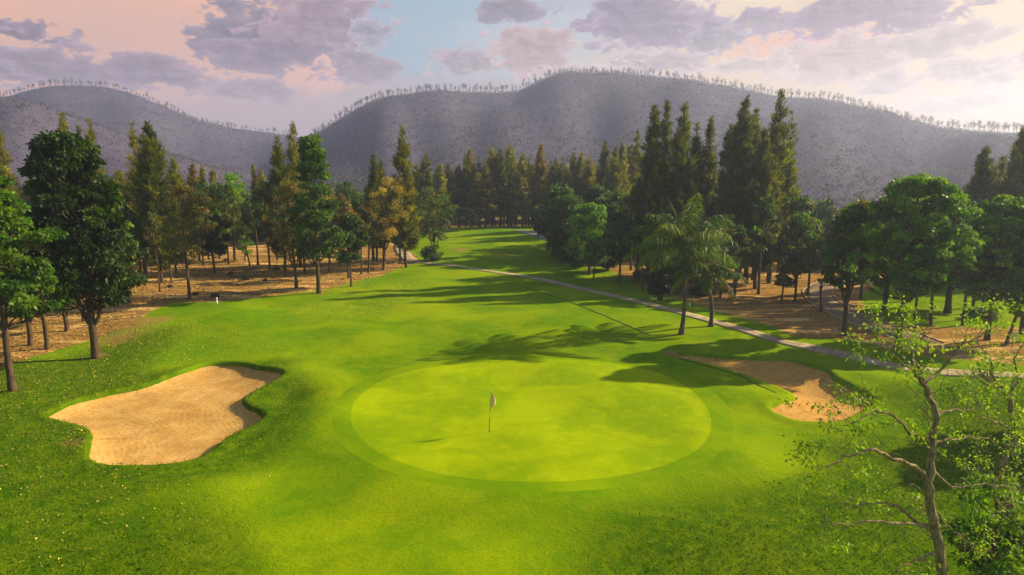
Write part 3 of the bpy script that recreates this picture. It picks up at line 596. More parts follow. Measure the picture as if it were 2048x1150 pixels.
# conifers (casuarina habit)
CD = ((.050, .078, .004), (.085, .112, .005), (.130, .150, .007)); CM = ((.14, .160, .008), (.19, .195, .009), (.25, .23, .012)); CR = ((.20, .155, .014), (.15, .14, .010), (.26, .18, .016)); CY = ((.10, .125, .008), (.14, .15, .010), (.08, .105, .006))
def con(lst):
    for i, (bx, dist, ty, w, cols, kw, lb) in enumerate(lst):
        P, H, Rr = size_at(bx, 0, ty, w * 1.28, dist)
        place(conifer(500 + i * 7 + int(bx), H, Rr, cols=cols, **kw), 'conifer', P, lb, 'conifer')
con([
 (25, 88, 252, 46, CM, dict(open_=.5), 'pale thin conifer rising above the bright tree at the far left edge'),
 (153, 84, 228, 46, CM, {}, 'conifer whose tip shows above the crown of the tallest left tree'),
 (181, 92, 254, 22, CD, {}, 'short dark conifer tip between two paler ones above the tallest left tree'),
 (203, 86, 243, 44, CM, {}, 'conifer tip on the right shoulder of the tallest left tree'),
 (285, 82, 245, 48, CM, dict(open_=.5, nb=120), 'thin open conifer left of the dense dark spire'),
 (316, 76, 247, 82, CD, dict(tops=2, dens=1.3), 'dense dark pointed conifer, tallest of the left wood'),
 (360, 92, 318, 42, CM, {}, 'small brownish conifer right of the dense dark spire'),
 (396, 96, 330, 34, CR, {}, 'brown tipped conifer above the rusty tree'),
 (415, 98, 338, 26, CM, {}, 'narrow olive conifer left of the bright green round tree'),
 (436, 98, 340, 24, CM, {}, 'narrow conifer touching the bright green round tree'),
 (250, 90, 345, 60, CM, {}, 'low conifer between the tallest left tree and the dark spire'),
 (516, 118, 332, 18, CM, {}, 'thin distant conifer just right of the bright green tree'),
 (532, 118, 342, 20, CM, {}, 'small distant conifer left of the pair by the tiered tree'),
 (566, 86, 278, 56, CD, {}, 'broad dark conifer left of the tall tiered tree'),
 (598, 90, 246, 48, CM, dict(open_=.45), 'tall open conifer rising directly behind the tiered tree'),
 (752, 95, 312, 34, CD, {}, 'left conifer of the close pair above the rusty trees'),
 (766, 96, 322, 28, CD, {}, 'right conifer of the close pair above the rusty trees'),
 (811, 90, 257, 52, CD + CM, {}, 'tall slim conifer spire above the golden tree'),
 (1300, 78, 213, 62, CD + CY[:1], dict(tops=2, dens=1.2), 'leftmost tall conifer of the big dark clump behind the palms'),
 (1324, 82, 206, 52, CD + CY[:1], dict(dens=1.1, open_=.2), 'second tall conifer of the big dark clump, slim and touching the leftmost'),
 (1357, 79, 210, 66, CD + CY[:1], dict(tops=2, dens=1.2), 'conifer of the dark clump rising directly above the taller palm'),
 (1383, 84, 249, 44, CD + CY[:1], dict(dens=1.1), 'lower conifer on the right shoulder of the one above the palm'),
 (1410, 84, 238, 44, CD + CY[:1], {}, 'single slim conifer in the middle of the dark clump'),
 (1448, 80, 253, 50, CD + CY[:1], dict(dens=1.2), 'lower conifer leaning on the left of the widest one'),
 (1475, 76, 198, 74, CD + CY[:1], dict(tops=3, dens=1.5), 'widest conifer of the dark clump with several tips'),
 (1496, 82, 220, 46, CD + CY[:1], dict(dens=1.2), 'slim conifer tucked behind the right of the widest one'),
 (1516, 74, 262, 64, CY, dict(tops=2, dens=1.2), 'yellow green conifer in front of the rightmost tall one'),
 (1543, 78, 184, 76, CD + CY[:1], dict(tops=2, open_=.25, dens=1.1), 'tallest conifer, right end of the big clump, open at the top'),
 (1560, 84, 300, 50, CD, {}, 'low conifer at the right foot of the tallest one'),
 (1950, 78, 297, 66, CD, dict(dens=1.2), 'left conifer of the group behind the trees at the right edge'),
 (2020, 76, 258, 72, CD, dict(tops=2, dens=1.3), 'tallest conifer of the group near the right edge'),
 (2052, 80, 285, 50, CD, dict(open_=.4), 'thin open conifer at the right edge of the photo'),
 (1985, 84, 320, 46, CD, {}, 'short conifer between the taller two near the right edge'),
])
# far row: five prototypes, copied
protos = {}
for key, cols, sd in (('dark', CD, 1), ('olive', CM, 2), ('olive2', CM + CY[:1], 3), ('rusty', CR, 4), ('yellow', CY, 5), ('rusty2', CR + CM[:1], 6)):
    protos[key] = conifer(900 + sd, 16.0, 1.9, nb=150, cols=cols, cb=.16, sw=.16)
first = {}
def farcon(key, px, dist, ty, w, label, group):
    P, H, Rr = size_at(px, 0, ty, w * 1.2, dist); s = (Rr / 1.9, Rr / 1.9, H / 16.0); rz = rng.uniform(0, 6.28)
    if key not in first: first[key] = place(protos[key], 'conifer', P, label, 'conifer', group, rz, s)
    else: dup(first[key], P, rz, s, label, group)
FR = [(837,327,'olive'),(854,311,'dark'),(883,326,'olive2'),(899,329,'olive'),(918,332,'rusty2'),(941,301,'rusty'),(958,345,'olive'),(972,329,'rusty2'),(984,295,'olive'),(1000,301,'dark'),(1020,290,'olive2'),(1045,307,'olive'),(1064,329,'rusty2'),(1081,290,'rusty'),(1111,320,'dark'),(1131,332,'olive'),(1145,307,'yellow'),(1160,304,'olive2'),(1176,317,'olive'),(1205,285,'dark'),(1216,312,'olive'),(1227,296,'yellow'),(1240,284,'olive2'),(1268,265,'yellow'),(1256,290,'olive')]
ORD = ['first','second','third','fourth','fifth','sixth','seventh','eighth','ninth','tenth','eleventh','twelfth','thirteenth','fourteenth','fifteenth','sixteenth','seventeenth','eighteenth','nineteenth','twentieth','twenty first','twenty second','twenty third','twenty fourth','twenty fifth']
ordf = {p: i for i, p in enumerate(sorted(q[0] for q in FR))}
TN = {'olive': 'olive', 'dark': 'dark green', 'olive2': 'mixed green', 'rusty': 'rusty brown', 'rusty2': 'brown tinged', 'yellow': 'yellow green'}
for px, ty, key in FR:
    dist = 134 + rng.uniform(-5, 7) - (12 if px > 1195 else 0)
    farcon(key, px, dist, ty, 36 + rng.uniform(-3, 8), '%s pointed conifer, %s from the left in the row closing the far fairway' % (TN[key], ORD[ordf[px]]), 'conifers in the row closing the far fairway')
ks = list(protos)
for i in range(54):
    px = 820 + i * 8.9 + rng.uniform(-4, 4)
    farcon(ks[rng.integers(0, len(ks))], px, 146 + rng.uniform(0, 26), 352 + rng.uniform(-14, 16), 36, 'dim lower conifer filling the gaps behind the far fairway row', 'lower conifers behind the far fairway row')
for i in range(44):
    px = -60 + i * 20 + rng.uniform(-8, 8)
    farcon(ks[rng.integers(0, 5)], px, 120 + rng.uniform(0, 24), 372 + rng.uniform(-22, 18), 42, 'lower conifer in the dense left wood behind the brown ground', 'lower conifers of the left wood')
for i in range(22):
    px = 1575 + i * 23 + rng.uniform(-8, 8)
    farcon(ks[rng.integers(0, 3)], px, 105 + rng.uniform(0, 22), 420 + rng.uniform(-8, 16), 60, 'low conifer in the backdrop behind the right hand trees', 'low conifers behind the right hand trees')
# understory broadleaf trees in the woods
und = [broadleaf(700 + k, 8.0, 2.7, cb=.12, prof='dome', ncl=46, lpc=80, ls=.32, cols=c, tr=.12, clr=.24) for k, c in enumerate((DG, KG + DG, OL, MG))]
ufirst = {}
def under(k, P, s, label, group):
    rz = rng.uniform(0, 6.28)
    if k not in ufirst: ufirst[k] = place(und[k], 'understory_tree', P, label, 'tree', group, rz, s)
    else: dup(ufirst[k], P, rz, s, label, group)
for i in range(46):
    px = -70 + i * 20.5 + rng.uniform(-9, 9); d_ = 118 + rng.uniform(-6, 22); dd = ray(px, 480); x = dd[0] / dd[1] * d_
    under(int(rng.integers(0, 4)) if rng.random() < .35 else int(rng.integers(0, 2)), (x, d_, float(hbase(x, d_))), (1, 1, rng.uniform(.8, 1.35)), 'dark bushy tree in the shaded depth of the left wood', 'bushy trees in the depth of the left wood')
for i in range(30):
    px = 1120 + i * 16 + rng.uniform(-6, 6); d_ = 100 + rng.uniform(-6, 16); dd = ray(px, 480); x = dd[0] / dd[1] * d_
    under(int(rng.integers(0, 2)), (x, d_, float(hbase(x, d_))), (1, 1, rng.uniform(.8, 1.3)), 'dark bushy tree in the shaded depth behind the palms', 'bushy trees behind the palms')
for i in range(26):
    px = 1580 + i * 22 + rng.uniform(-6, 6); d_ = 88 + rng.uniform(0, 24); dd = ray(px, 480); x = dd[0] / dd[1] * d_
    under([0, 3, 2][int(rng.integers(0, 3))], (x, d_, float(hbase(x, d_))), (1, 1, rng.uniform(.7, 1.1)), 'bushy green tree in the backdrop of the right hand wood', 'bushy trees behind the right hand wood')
# slim trunks with little foliage inside the woods
sl = broadleaf(760, 9.0, 1.3, cb=.45, ncl=22, lpc=60, ls=.26, cols=DG + OL, tr=.11)
s0 = None
for (px, py) in [(352,545),(408,530),(458,528),(540,540),(555,520),(610,545),(628,530),(571,552),(745,520),(282,545),(262,570),(300,530),(1120,500),(1150,515),(1262,540),(1274,555),(1330,560),(1395,575),(1418,560),(1440,596),(1468,603),(1494,567),(1504,560),(1517,588),(1535,560),(1450,560),(1480,545),(1560,560),(1590,575),(1830,640),(1860,650),(1925,650),(1960,640),(2000,620),(30,600),(90,600),(120,580)]:
    P = gp(px, py); s = rng.uniform(.85, 1.25); lb = 'slim trunked tree standing in the shade of the woods'
    if s0 is None: s0 = place(sl, 'slim_tree', P, lb, 'tree', 'slim trunked trees in the woods', 0, (s, s, s))
    else: dup(s0, P, rng.uniform(0, 6.28), (s, s, s * rng.uniform(.9, 1.15)), lb)
# trunks under the far row
fs = None
slf = conifer(771, 14, 1.0, cb=.35, nb=60, cols=CD, sw=.16)
for i in range(44):
    px = 935 + i * 7.2 + rng.uniform(-3, 3)
    P, H, Rr = size_at(px, 0, 400, 20, 137 + rng.uniform(-4, 6)); lb = 'slim stemmed conifer showing its bare trunk below the far row'
    if fs is None: fs = place(slf, 'conifer', P, lb, 'conifer', 'slim stemmed conifers under the far row', 0, (1, 1, 1))
    else: dup(fs, P, rng.uniform(0, 6.28), (1, 1, rng.uniform(.8, 1.0)), lb)

# bushes
def bush(px, py, w, h, cols, label, seed):
    P = gp(px, py); r = w * .5 * P[1] / F; H = h * P[1] / F
    place(broadleaf(seed, H, r, cb=.05, prof='dome', ncl=24, lpc=90, ls=.2, cols=cols, tr=.06, clr=.3), 'bush', P, label, 'bush')
bush(865, 522, 34, 34, DG, 'round leafy bush at the foot of the olive tree by the cart path', 801)
bush(1960, 640, 60, 24, DG, 'low dark bush under the fresh green tree near the right edge', 802)
bush(1405, 590, 40, 22, KG, 'low dark bush beside the shorter palm', 803)
# dark tufts and stumps on the brown ground
def stump(px, py, r, label, seed):
    P = gp(px, py); g = np.random.default_rng(seed)
    T = Tubes(); T.add(np.array([[0, 0, -.1], [0, 0, r * .4], [0.02, 0, r * .8]]), [r * .9, r * .7, r * .6], 9)
    an = np.linspace(0, 6.28, 6)[:-1]
    for a in an: T.add(np.array([[0, 0, r * .3], [math.cos(a) * r, math.sin(a) * r, r * .12], [math.cos(a) * r * 1.7, math.sin(a) * r * 1.7, -.05]]), [r * .3, r * .2, r * .08], 5)
    e = empty('tree_stump', P); tag(e, label, 'stump', 'stumps and brush tufts on the left brown ground')
    V, F_ = T.arr(); top = len(V)
    o = mesh_np('wood', V, F_, M_BARKD, smooth=True); o.parent = e
    n = 160; d = nrm(g.normal(size=(n, 3))); d[:, 2] = abs(d[:, 2])
    Vl, Fl = leafquads(d * r * .7 * g.uniform(.4, 1, (n, 1)), d + [0, 0, .3], r * g.uniform(.5, 1.0, n), r * .2, g)
    o = mesh_np('dry_twigs', Vl, Fl, M_FALLEN, tint=np.repeat(np.tile([.045, .035, .018], (n, 1)) * g.uniform(.5, 2, (n, 1)), 4, 0)); o.parent = e
for i, (px, py, r, lb) in enumerate([(253,606,.38,'dark stump nearest the brown slope right of the tallest left tree'),(391,590,.30,'small dark tuft just right of the rusty tree trunk'),(430,594,.38,'dark tuft behind the small white post'),(462,549,.36,'dark tuft near the round black tree'),(492,560,.34,'dark tuft in the middle of the brown clearing'),(553,540,.42,'wide dark stump left of the orange tree trunk'),(340,575,.30,'low dark tuft by the short olive tree'),(530,562,.26,'small tuft right of the middle of the brown clearing'),(215,590,.3,'small stump beyond the tallest left tree'),(452,522,.3,'farthest dark tuft below the young sapling')]):
    stump(px, py, r, lb, 850 + i)
def rock(px, py, r, label, seed, mat):
    P = gp(px, py); g = np.random.default_rng(seed); me = bpy.data.meshes.new('rock')
    import bmesh
    bm = bmesh.new(); bmesh.ops.create_icosphere(bm, subdivisions=2, radius=r)
    for v in bm.verts: v.co = v.co * (1 + .3 * g.normal() * .5); v.co.z *= .6
    bm.to_mesh(me); bm.free(); me.materials.append(mat); o = bpy.data.objects.new('rock', me); COL.objects.link(o); o.location = P
    tag(o, label, 'rock')
M_ROCK = stone_mat('rock_stone', (.22, .19, .15), (.38, .34, .28), 3)
rock(572, 539, .35, 'pale rock lying beside the wide dark stump', 870, M_ROCK)
rock(1668, 661, .22, 'small pale rock left of the vase shaped tree', 871, M_ROCK)
rock(1654, 657, .14, 'tiny dark rock on brown ground below the road bend', 872, M_ROCK)
rock(1567, 871, .07, 'small dark clod on the grass below the right bunker', 873, stone_mat('clod', (.03, .03, .01), (.05, .04, .02)))
rock(577, 880, .06, 'small dark clod on the grass right of the left bunker', 874, bpy.data.materials['clod'])

# ------------------------------------------------------------------ palms
def palm(bx, by, cx, cy, topy, w, seed, label, nf=24):
    g = np.random.default_rng(seed); P = gp(bx, by); d = ray(cx, cy); tt = P[1] / d[1]
    C = np.array([d[0] * tt, P[1], CZ + d[2] * tt]) - P
    e = empty('palm_tree', P); tag(e, label, 'palm', 'palm trees beside the cart path')
    T = Tubes(); u = np.linspace(0, 1, 26)[:, None]
    path = u * C + np.column_stack([.25 * np.sin(u[:, 0] * 3.1), 0 * u[:, 0], 0 * u[:, 0]]); path[0, 2] = -.15
    rad = .15 + .13 * np.exp(-u[:, 0] * 14) - .03 * u[:, 0] + .012 * (np.arange(26) % 2); T.add(path, rad, 10)
    V, Fq = T.arr(); o = mesh_np('trunk', V, Fq, M_PALMB, smooth=True); o.parent = e
    Rf = w * .5 * P[1] / F
    for k in range(nf):
        a = k * 2.399 + g.uniform(-.2, .2); el0 = R(86 - 92 * ((k + .5) / nf) ** .95); L = Rf * g.uniform(1.2, 1.45) * (0.85 if k < 3 else 1)
        m_ = 24; pts = [C.copy()]; ang = el0
        for s_ in range(m_):
            ang -= (R(1.2) + R(4.0) * s_ / m_) * (0.4 if k < 4 else 1.0) * g.uniform(.85, 1.15)
            pts.append(pts[-1] + np.array([math.cos(a) * math.cos(ang), math.sin(a) * math.cos(ang), math.sin(ang)]) * L / m_)
        pts = np.array(pts); T = Tubes(); T.add(pts, np.linspace(.045, .008, len(pts)), 4); V0, F0 = T.arr()
        nl = 46; uu = np.linspace(.14, 1, nl); ii = uu * m_; i0 = np.minimum(ii.astype(int), m_ - 1); fr = (ii - i0)[:, None]
        bp = pts[i0] * (1 - fr) + pts[i0 + 1] * fr; tg = nrm(pts[i0 + 1] - pts[i0]); side = nrm(np.cross(tg, [0, 0, 1.0]))
        Vs = [V0]; Fs = [F0]; n0 = len(V0)
        for sg in (-1, 1):
            ll = L * .27 * np.sin(np.pi * np.clip(uu * .85 + .13, 0, 1)) ** .6
            D = side * sg * .75 + tg * .6 + np.array([0, 0, -.45]) + g.normal(size=(nl, 3)) * .16
            Vq, Fq = leafquads(bp, D, ll, .085, g, .38); Vs.append(Vq); Fs.append(Fq + n0); n0 += len(Vq)
        V = np.concatenate(Vs); c = np.array([(.05, .11, .003), (.08, .15, .004), (.16, .21, .008), (.035, .08, .002)][g.integers(0, 4)]) * g.uniform(.8, 1.2)
        if k >= nf - 1: c = np.array([.12, .09, .02])
        tint = np.tile(c, (len(V), 1)); tint[:len(V0)] = (.12, .16, .03)
        o = mesh_np('frond', V, np.concatenate(Fs), M_LEAF, tint=tint); o.parent = e
palm(1363, 668, 1364, 492, 402, 185, 41, 'taller coconut palm with a straight dark trunk in front of the conifer clump', 25)
palm(1422, 653, 1410, 545, 470, 130, 42, 'shorter palm with a slightly bent trunk right of the taller one', 19)

# ------------------------------------------------------------------ flagstick, posts, sign
M_WHITE = plain('white_paint', (.80, .78, .72), .5); M_BLACK = plain('black_paint', (.015, .02, .015), .4); M_YEL = plain('faded_yellow_paint', (.50, .50, .05), .5)
P = gp(978, 865); P[2] += .044
tip = ray(982, 781); tt = P[1] / tip[1]; TOP = np.array([tip[0] * tt, P[1], CZ + tip[2] * tt]) - P
fe = empty('flagstick', P); tag(fe, 'golf flagstick with black and yellow bands standing in the middle of the green', 'flagstick')
bands = [(0, .46, M_BLACK, 'black_band'), (.46, .68, M_YEL, 'yellow_band'), (.68, .80, M_BLACK, 'black_band'), (.80, 1.0, M_YEL, 'yellow_band')]
bands = [(-.03, .235, M_BLACK, 'black_band'), (.235, .36, M_BLACK, 'black_band'), (.36, .50, M_YEL, 'yellow_band'), (.50, .665, M_BLACK, 'black_band'), (.665, 1.02, M_YEL, 'yellow_band')]
for a, b, mt, nm in bands[:1] + bands[2:] if False else [( -.03, .36, M_BLACK, 'black_band'), (.36, .50, M_YEL, 'yellow_band'), (.50, .665, M_BLACK, 'black_band'), (.665, 1.02, M_YEL, 'yellow_band')]:
    T = Tubes(); T.add(np.array([TOP * a, TOP * (a + b) / 2, TOP * b]), .017, 10); V, Fq = T.arr(); o = mesh_np(nm, V, Fq, mt, smooth=True); o.parent = fe
# drooping pennant, folded cloth with thickness
n_u, n_v = 9, 10; V = []; 
for i in range(n_u):
    u = i / (n_u - 1)
    for j in range(n_v):
        v = j / (n_v - 1); z0 = TOP[2] * (1.0 - .36 * v)
        hang = u * (1 - abs(v - .45) * 1.1)
        V.append([TOP[0] * z0 / TOP[2] + .018 + .17 * u * (0.25 + 1.1 * math.sin(math.pi * min(1, v * 0.85 + .02))), .05 * math.sin(u * 5 + v * 3) * u, z0 - .16 * u])
V = np.array(V); id_ = np.arange(n_u * n_v).reshape(n_u, n_v); Fq = np.stack([id_[:-1, :-1], id_[1:, :-1], id_[1:, 1:], id_[:-1, 1:]], -1).reshape(-1, 4)
o = mesh_np('flag', V, Fq, plain('flag_cloth', (.80, .52, .20), .8, .05), smooth=True); o.parent = fe
md = o.modifiers.new('thickness', 'SOLIDIFY'); md.thickness = .006
T = Tubes(); T.add(np.array([[0, 0, -.04], [0, 0, .006]]), .056, 16); V, Fq = T.arr(); 
Fc = np.arange(16, 32).reshape(1, 16); o = mesh_np('hole_cup', V, [Fq, Fc], M_BLACK); o.parent = fe  # flat black lid paints in the darkness inside the hole
def post(px, py, ty, r, label):
    P = gp(px, py); H = topz(P, ty) - P[2]
    T = Tubes(); zs = [-.1, .0, H * .93, H, H + .01]; T.add(np.array([[0, 0, z] for z in zs]), [r, r, r, r * .8, .01], 12); V, Fq = T.arr()
    e = empty('marker_post', P); tag(e, label, 'marker post', 'white marker posts')
    o = mesh_np('shaft', V, Fq, M_WHITE, smooth=True); o.parent = e
    T = Tubes(); T.add(np.array([[0, 0, H * .70], [0, 0, H * .82]]), r * 1.12, 12); V, Fq = T.arr(); o = mesh_np('band', V, Fq, plain('red_band_%d' % px, (.45, .2, .08), .5), smooth=True); o.parent = e
post(434, 607, 595, .07, 'short white post on the lawn edge of the left brown clearing')
post(1379, 613, 604, .06, 'white post on grass just right of the taller palm')
post(1303, 600, 590, .05, 'low pale post beside the cart path left of the palms')
# small twin panel sign at right
P = gp(2029, 690); e = empty('notice_sign', P); tag(e, 'small sign with two white panels on dark legs near the right edge', 'sign')
H = topz(P, 667) - P[2]; w_ = 14 * P[1] / F
def box(name, x0, x1, y0, y1, z0, z1, mat, par):
    v = np.array([[x, y, z] for x in (x0, x1) for y in (y0, y1) for z in (z0, z1)]); f = np.array([[0, 1, 3, 2], [4, 6, 7, 5], [0, 4, 5, 1], [2, 3, 7, 6], [0, 2, 6, 4], [1, 5, 7, 3]])
    o = mesh_np(name, v, f, mat); o.parent = par
    md = o.modifiers.new('edge', 'BEVEL'); md.width = .008; md.segments = 2; return o
for s_ in (-1, 1):
    box('leg', s_ * w_ * .45 - .02, s_ * w_ * .45 + .02, -.02, .02, -.1, H, M_BLACK, e)
    box('panel', s_ * w_ * .22 - w_ * .17, s_ * w_ * .22 + w_ * .17, -.055, -.025, H - w_ * .85, H - .02, M_WHITE, e)
box('top_rail', -w_ * .42, w_ * .42, -.018, .018, H - .03, H + .02, M_BLACK, e)

# ------------------------------------------------------------------ near trees, sparse leaves
def near_tree(name, limbs, dist, label, seed, leaves_n=1.0, bounds=None):
    """limbs: list of (radius0, radius1, density, [(px,py,depth offset)...])"""
    g = np.random.default_rng(seed)
    def w3(px, py, dy): d = ray(px, py); t = (dist + dy) / d[1]; return np.array([d[0] * t, dist + dy, CZ + d[2] * t])
    root = w3(*limbs[0][3][0]); root[2] = float(hbase(root[0], root[1]))
    T = Tubes(); LP, LD, TW = [], [], []
    def wig(pts, n, amp):
        q = catmull(np.array(pts), n, False); q[1:-1] += g.normal(size=(len(q) - 2, 3)) * amp; return q
    def grow(p, d, L, r, lvl, dens):
        m = 7; pts = [p]; dd = nrm(d)
        for i in range(m):
            dd = nrm(dd + g.normal(size=3) * .24 + np.array([0, 0, .05])); pts.append(pts[-1] + dd * L / m)
        pts = np.array(pts); T.add(pts, np.linspace(r, r * .35, m + 1), 5 if lvl < 2 else 3)
        if lvl < 2:
            for k in range(g.integers(2, 4)):
                i = g.integers(2, m + 1); a = nrm(pts[i] - pts[i - 1]); b = nrm(g.normal(size=3)); grow(pts[i], a * .7 + b * .75, L * g.uniform(.4, .68), r * .55, lvl + 1, dens)
        if lvl >= 2 and g.random() < dens * .95:
            k = int(g.integers(16, 40)); c = pts[-1]; o = g.normal(size=(k, 3)) * .10; LP.append(c + o * [1, 1, .55]); dv = o * 4 + g.normal(size=(k, 3)) * .6; dv[:, 2] -= .25; LD.append(dv)
    for (r0, r1, dens, pl) in limbs:
        pts = wig([w3(*q) for q in pl], 5, .02)
        if pl is limbs[0][3]: pts = np.concatenate([[root - [0, 0, .2]], [root * .5 + pts[0] * .5], pts])
        rr = np.linspace(r0, r1, len(pts)) * (.9 if pl is limbs[0][3] else .82); T.add(pts, rr, 9)
        if dens <= 0 : continue
        for i in range(4, len(pts), 2):
            a = nrm(pts[i] - pts[i - 1]); b = nrm(g.normal(size=3)); b = nrm(b - a * (a @ b))
            for _ in range(1):
                grow(pts[i], a * .45 + b * .9 + [0, 0, .15], g.uniform(.5, 1.05), max(.007, rr[i] * .2), 1, dens)
        grow(pts[-1], pts[-1] - pts[-2], .7, rr[-1] * .8, 1, max(dens, .8))
        if dens > .3: grow(pts[-2], pts[-1] - pts[-3] + g.normal(size=3) * .1, .9, rr[-1] * .7, 1, 1.0); grow(pts[-3], pts[-1] - pts[-3] + g.normal(size=3) * .15, .8, rr[-1] * .7, 1, 1.0)
    e = empty(name, root); tag(e, label, 'tree')
    V, Fq = T.arr(); o = mesh_np('trunk', V - root, Fq, M_BARKP, smooth=True); o.parent = e
    LPc = np.concatenate(LP); LDc = np.concatenate(LD); n = len(LPc)
    sz = g.uniform(.05, .11, n); Vl, Fl = leafquads(LPc - root, LDc, sz, sz * .55, g, .2)
    c = np.array([(.15, .27, .006), (.21, .34, .008), (.11, .21, .005), (.28, .37, .012)])[g.integers(0, 4, n)] * g.uniform(.75, 1.25, (n, 1))
    o = mesh_np('crown', Vl, Fl, M_LEAF, tint=np.repeat(c, 4, 0)); o.parent = e
near_tree('sparse_tree', [
 (.14, .05, .25, [(1895,1190,0),(1868,1060,0),(1860,960,0),(1866,880,0),(1872,830,0),(1853,780,0),(1836,735,0.05)]),
 (.06, .016, .5, [(1853,785,0),(1838,755,-.3),(1822,720,-.5),(1835,690,-.6),(1850,665,-.7)]),
 (.05, .015, .6, [(1846,765,0),(1875,745,.3),(1905,712,.5),(1925,690,.7),(1960,672,.8)]),
 (.045, .012, .7, [(1842,745,0),(1810,728,-.2),(1780,705,-.4),(1762,690,-.5)]),
 (.05, .012, .7, [(1864,880,0),(1830,870,-.3),(1790,832,-.6),(1750,822,-.8),(1722,836,-1.0),(1700,846,-1.1)]),
 (.07, .012, .75, [(1858,962,0),(1830,935,-.3),(1780,915,-.6),(1745,900,-.9),(1700,912,-1.1),(1660,930,-1.3),(1640,938,-1.4)]),
 (.05, .012, .35, [(1856,1050,0),(1800,1047,-.5),(1750,1043,-.8),(1700,1048,-1.0),(1650,1050,-1.2)]),
 (.05, .012, .35, [(1858,1060,0),(1815,1030,-.2),(1790,1010,-.4),(1740,1005,-.7),(1700,1015,-.9)]),
 (.04, .012, .5, [(1868,940,0),(1905,975,.2),(1950,968,.4),(1990,970,.5),(2035,985,.6)]),
 (.045, .012, .4, [(1866,886,0),(1905,880,.3),(1950,875,.6),(1990,885,.8)]),
 (.04, .010, .5, [(1872,830,0),(1900,820,.3),(1935,822,.5),(1970,812,.7)]),
 (.04, .012, .2, [(1876,1100,0),(1840,1120,-.3),(1800,1135,-.5),(1785,1150,-.6)]),
 (.035, .010, .5, [(1865,1005,0),(1885,1040,.3),(1925,1075,.5),(1960,1105,.6)]),
], 15.0, 'nearly bare pale branched tree with fresh leaf sprigs in the lower right foreground', 61)
near_tree('sparse_tree', [
 (.15, .05, .5, [(2075,1150,.4),(2010,990,.2),(2000,940,0),(2022,905,0),(2028,860,0),(2020,800,0),(1998,770,0)]),
 (.12, .05, .3, [(2018,912,0),(2040,895,.1),(2075,875,.2),(2120,850,.3)]),
 (.05, .014, .7, [(2020,800,0),(2035,760,.2),(2030,720,.4),(2045,690,.5)]),
 (.045, .012, .7, [(2005,780,0),(1985,745,-.3),(1975,710,-.4),(1955,685,-.5)]),
 (.045, .012, .7, [(2026,860,0),(2000,845,-.4),(1975,840,-.7),(1950,828,-.9)]),
 (.05, .012, .4, [(2003,950,0),(1985,965,-.3),(1995,1000,-.5),(2020,1030,-.6)]),
], 17.0, 'pale branched sparse tree entering from the right edge with a crooked trunk', 62)
# leafy low shrub beneath
P = np.array([13.2 * .96, 16.5, 0]); 
def fgbush(px, py, dist, H, r, label, seed):
    d = ray(px, py); x = d[0] / d[1] * dist; P = (x, dist, float(hbase(x, dist)))
    place(broadleaf(seed, H, r, cb=.35, prof='dome', ncl=34, lpc=70, ls=.13, cols=MG + (BG[1],), tr=.07, clr=.24), 'leafy_shrub', P, label, 'shrub')
fgbush(1975, 1090, 17.6, 4.9, 1.05, 'leafy green shrub low in the bottom right corner behind the bare trunk', 63)

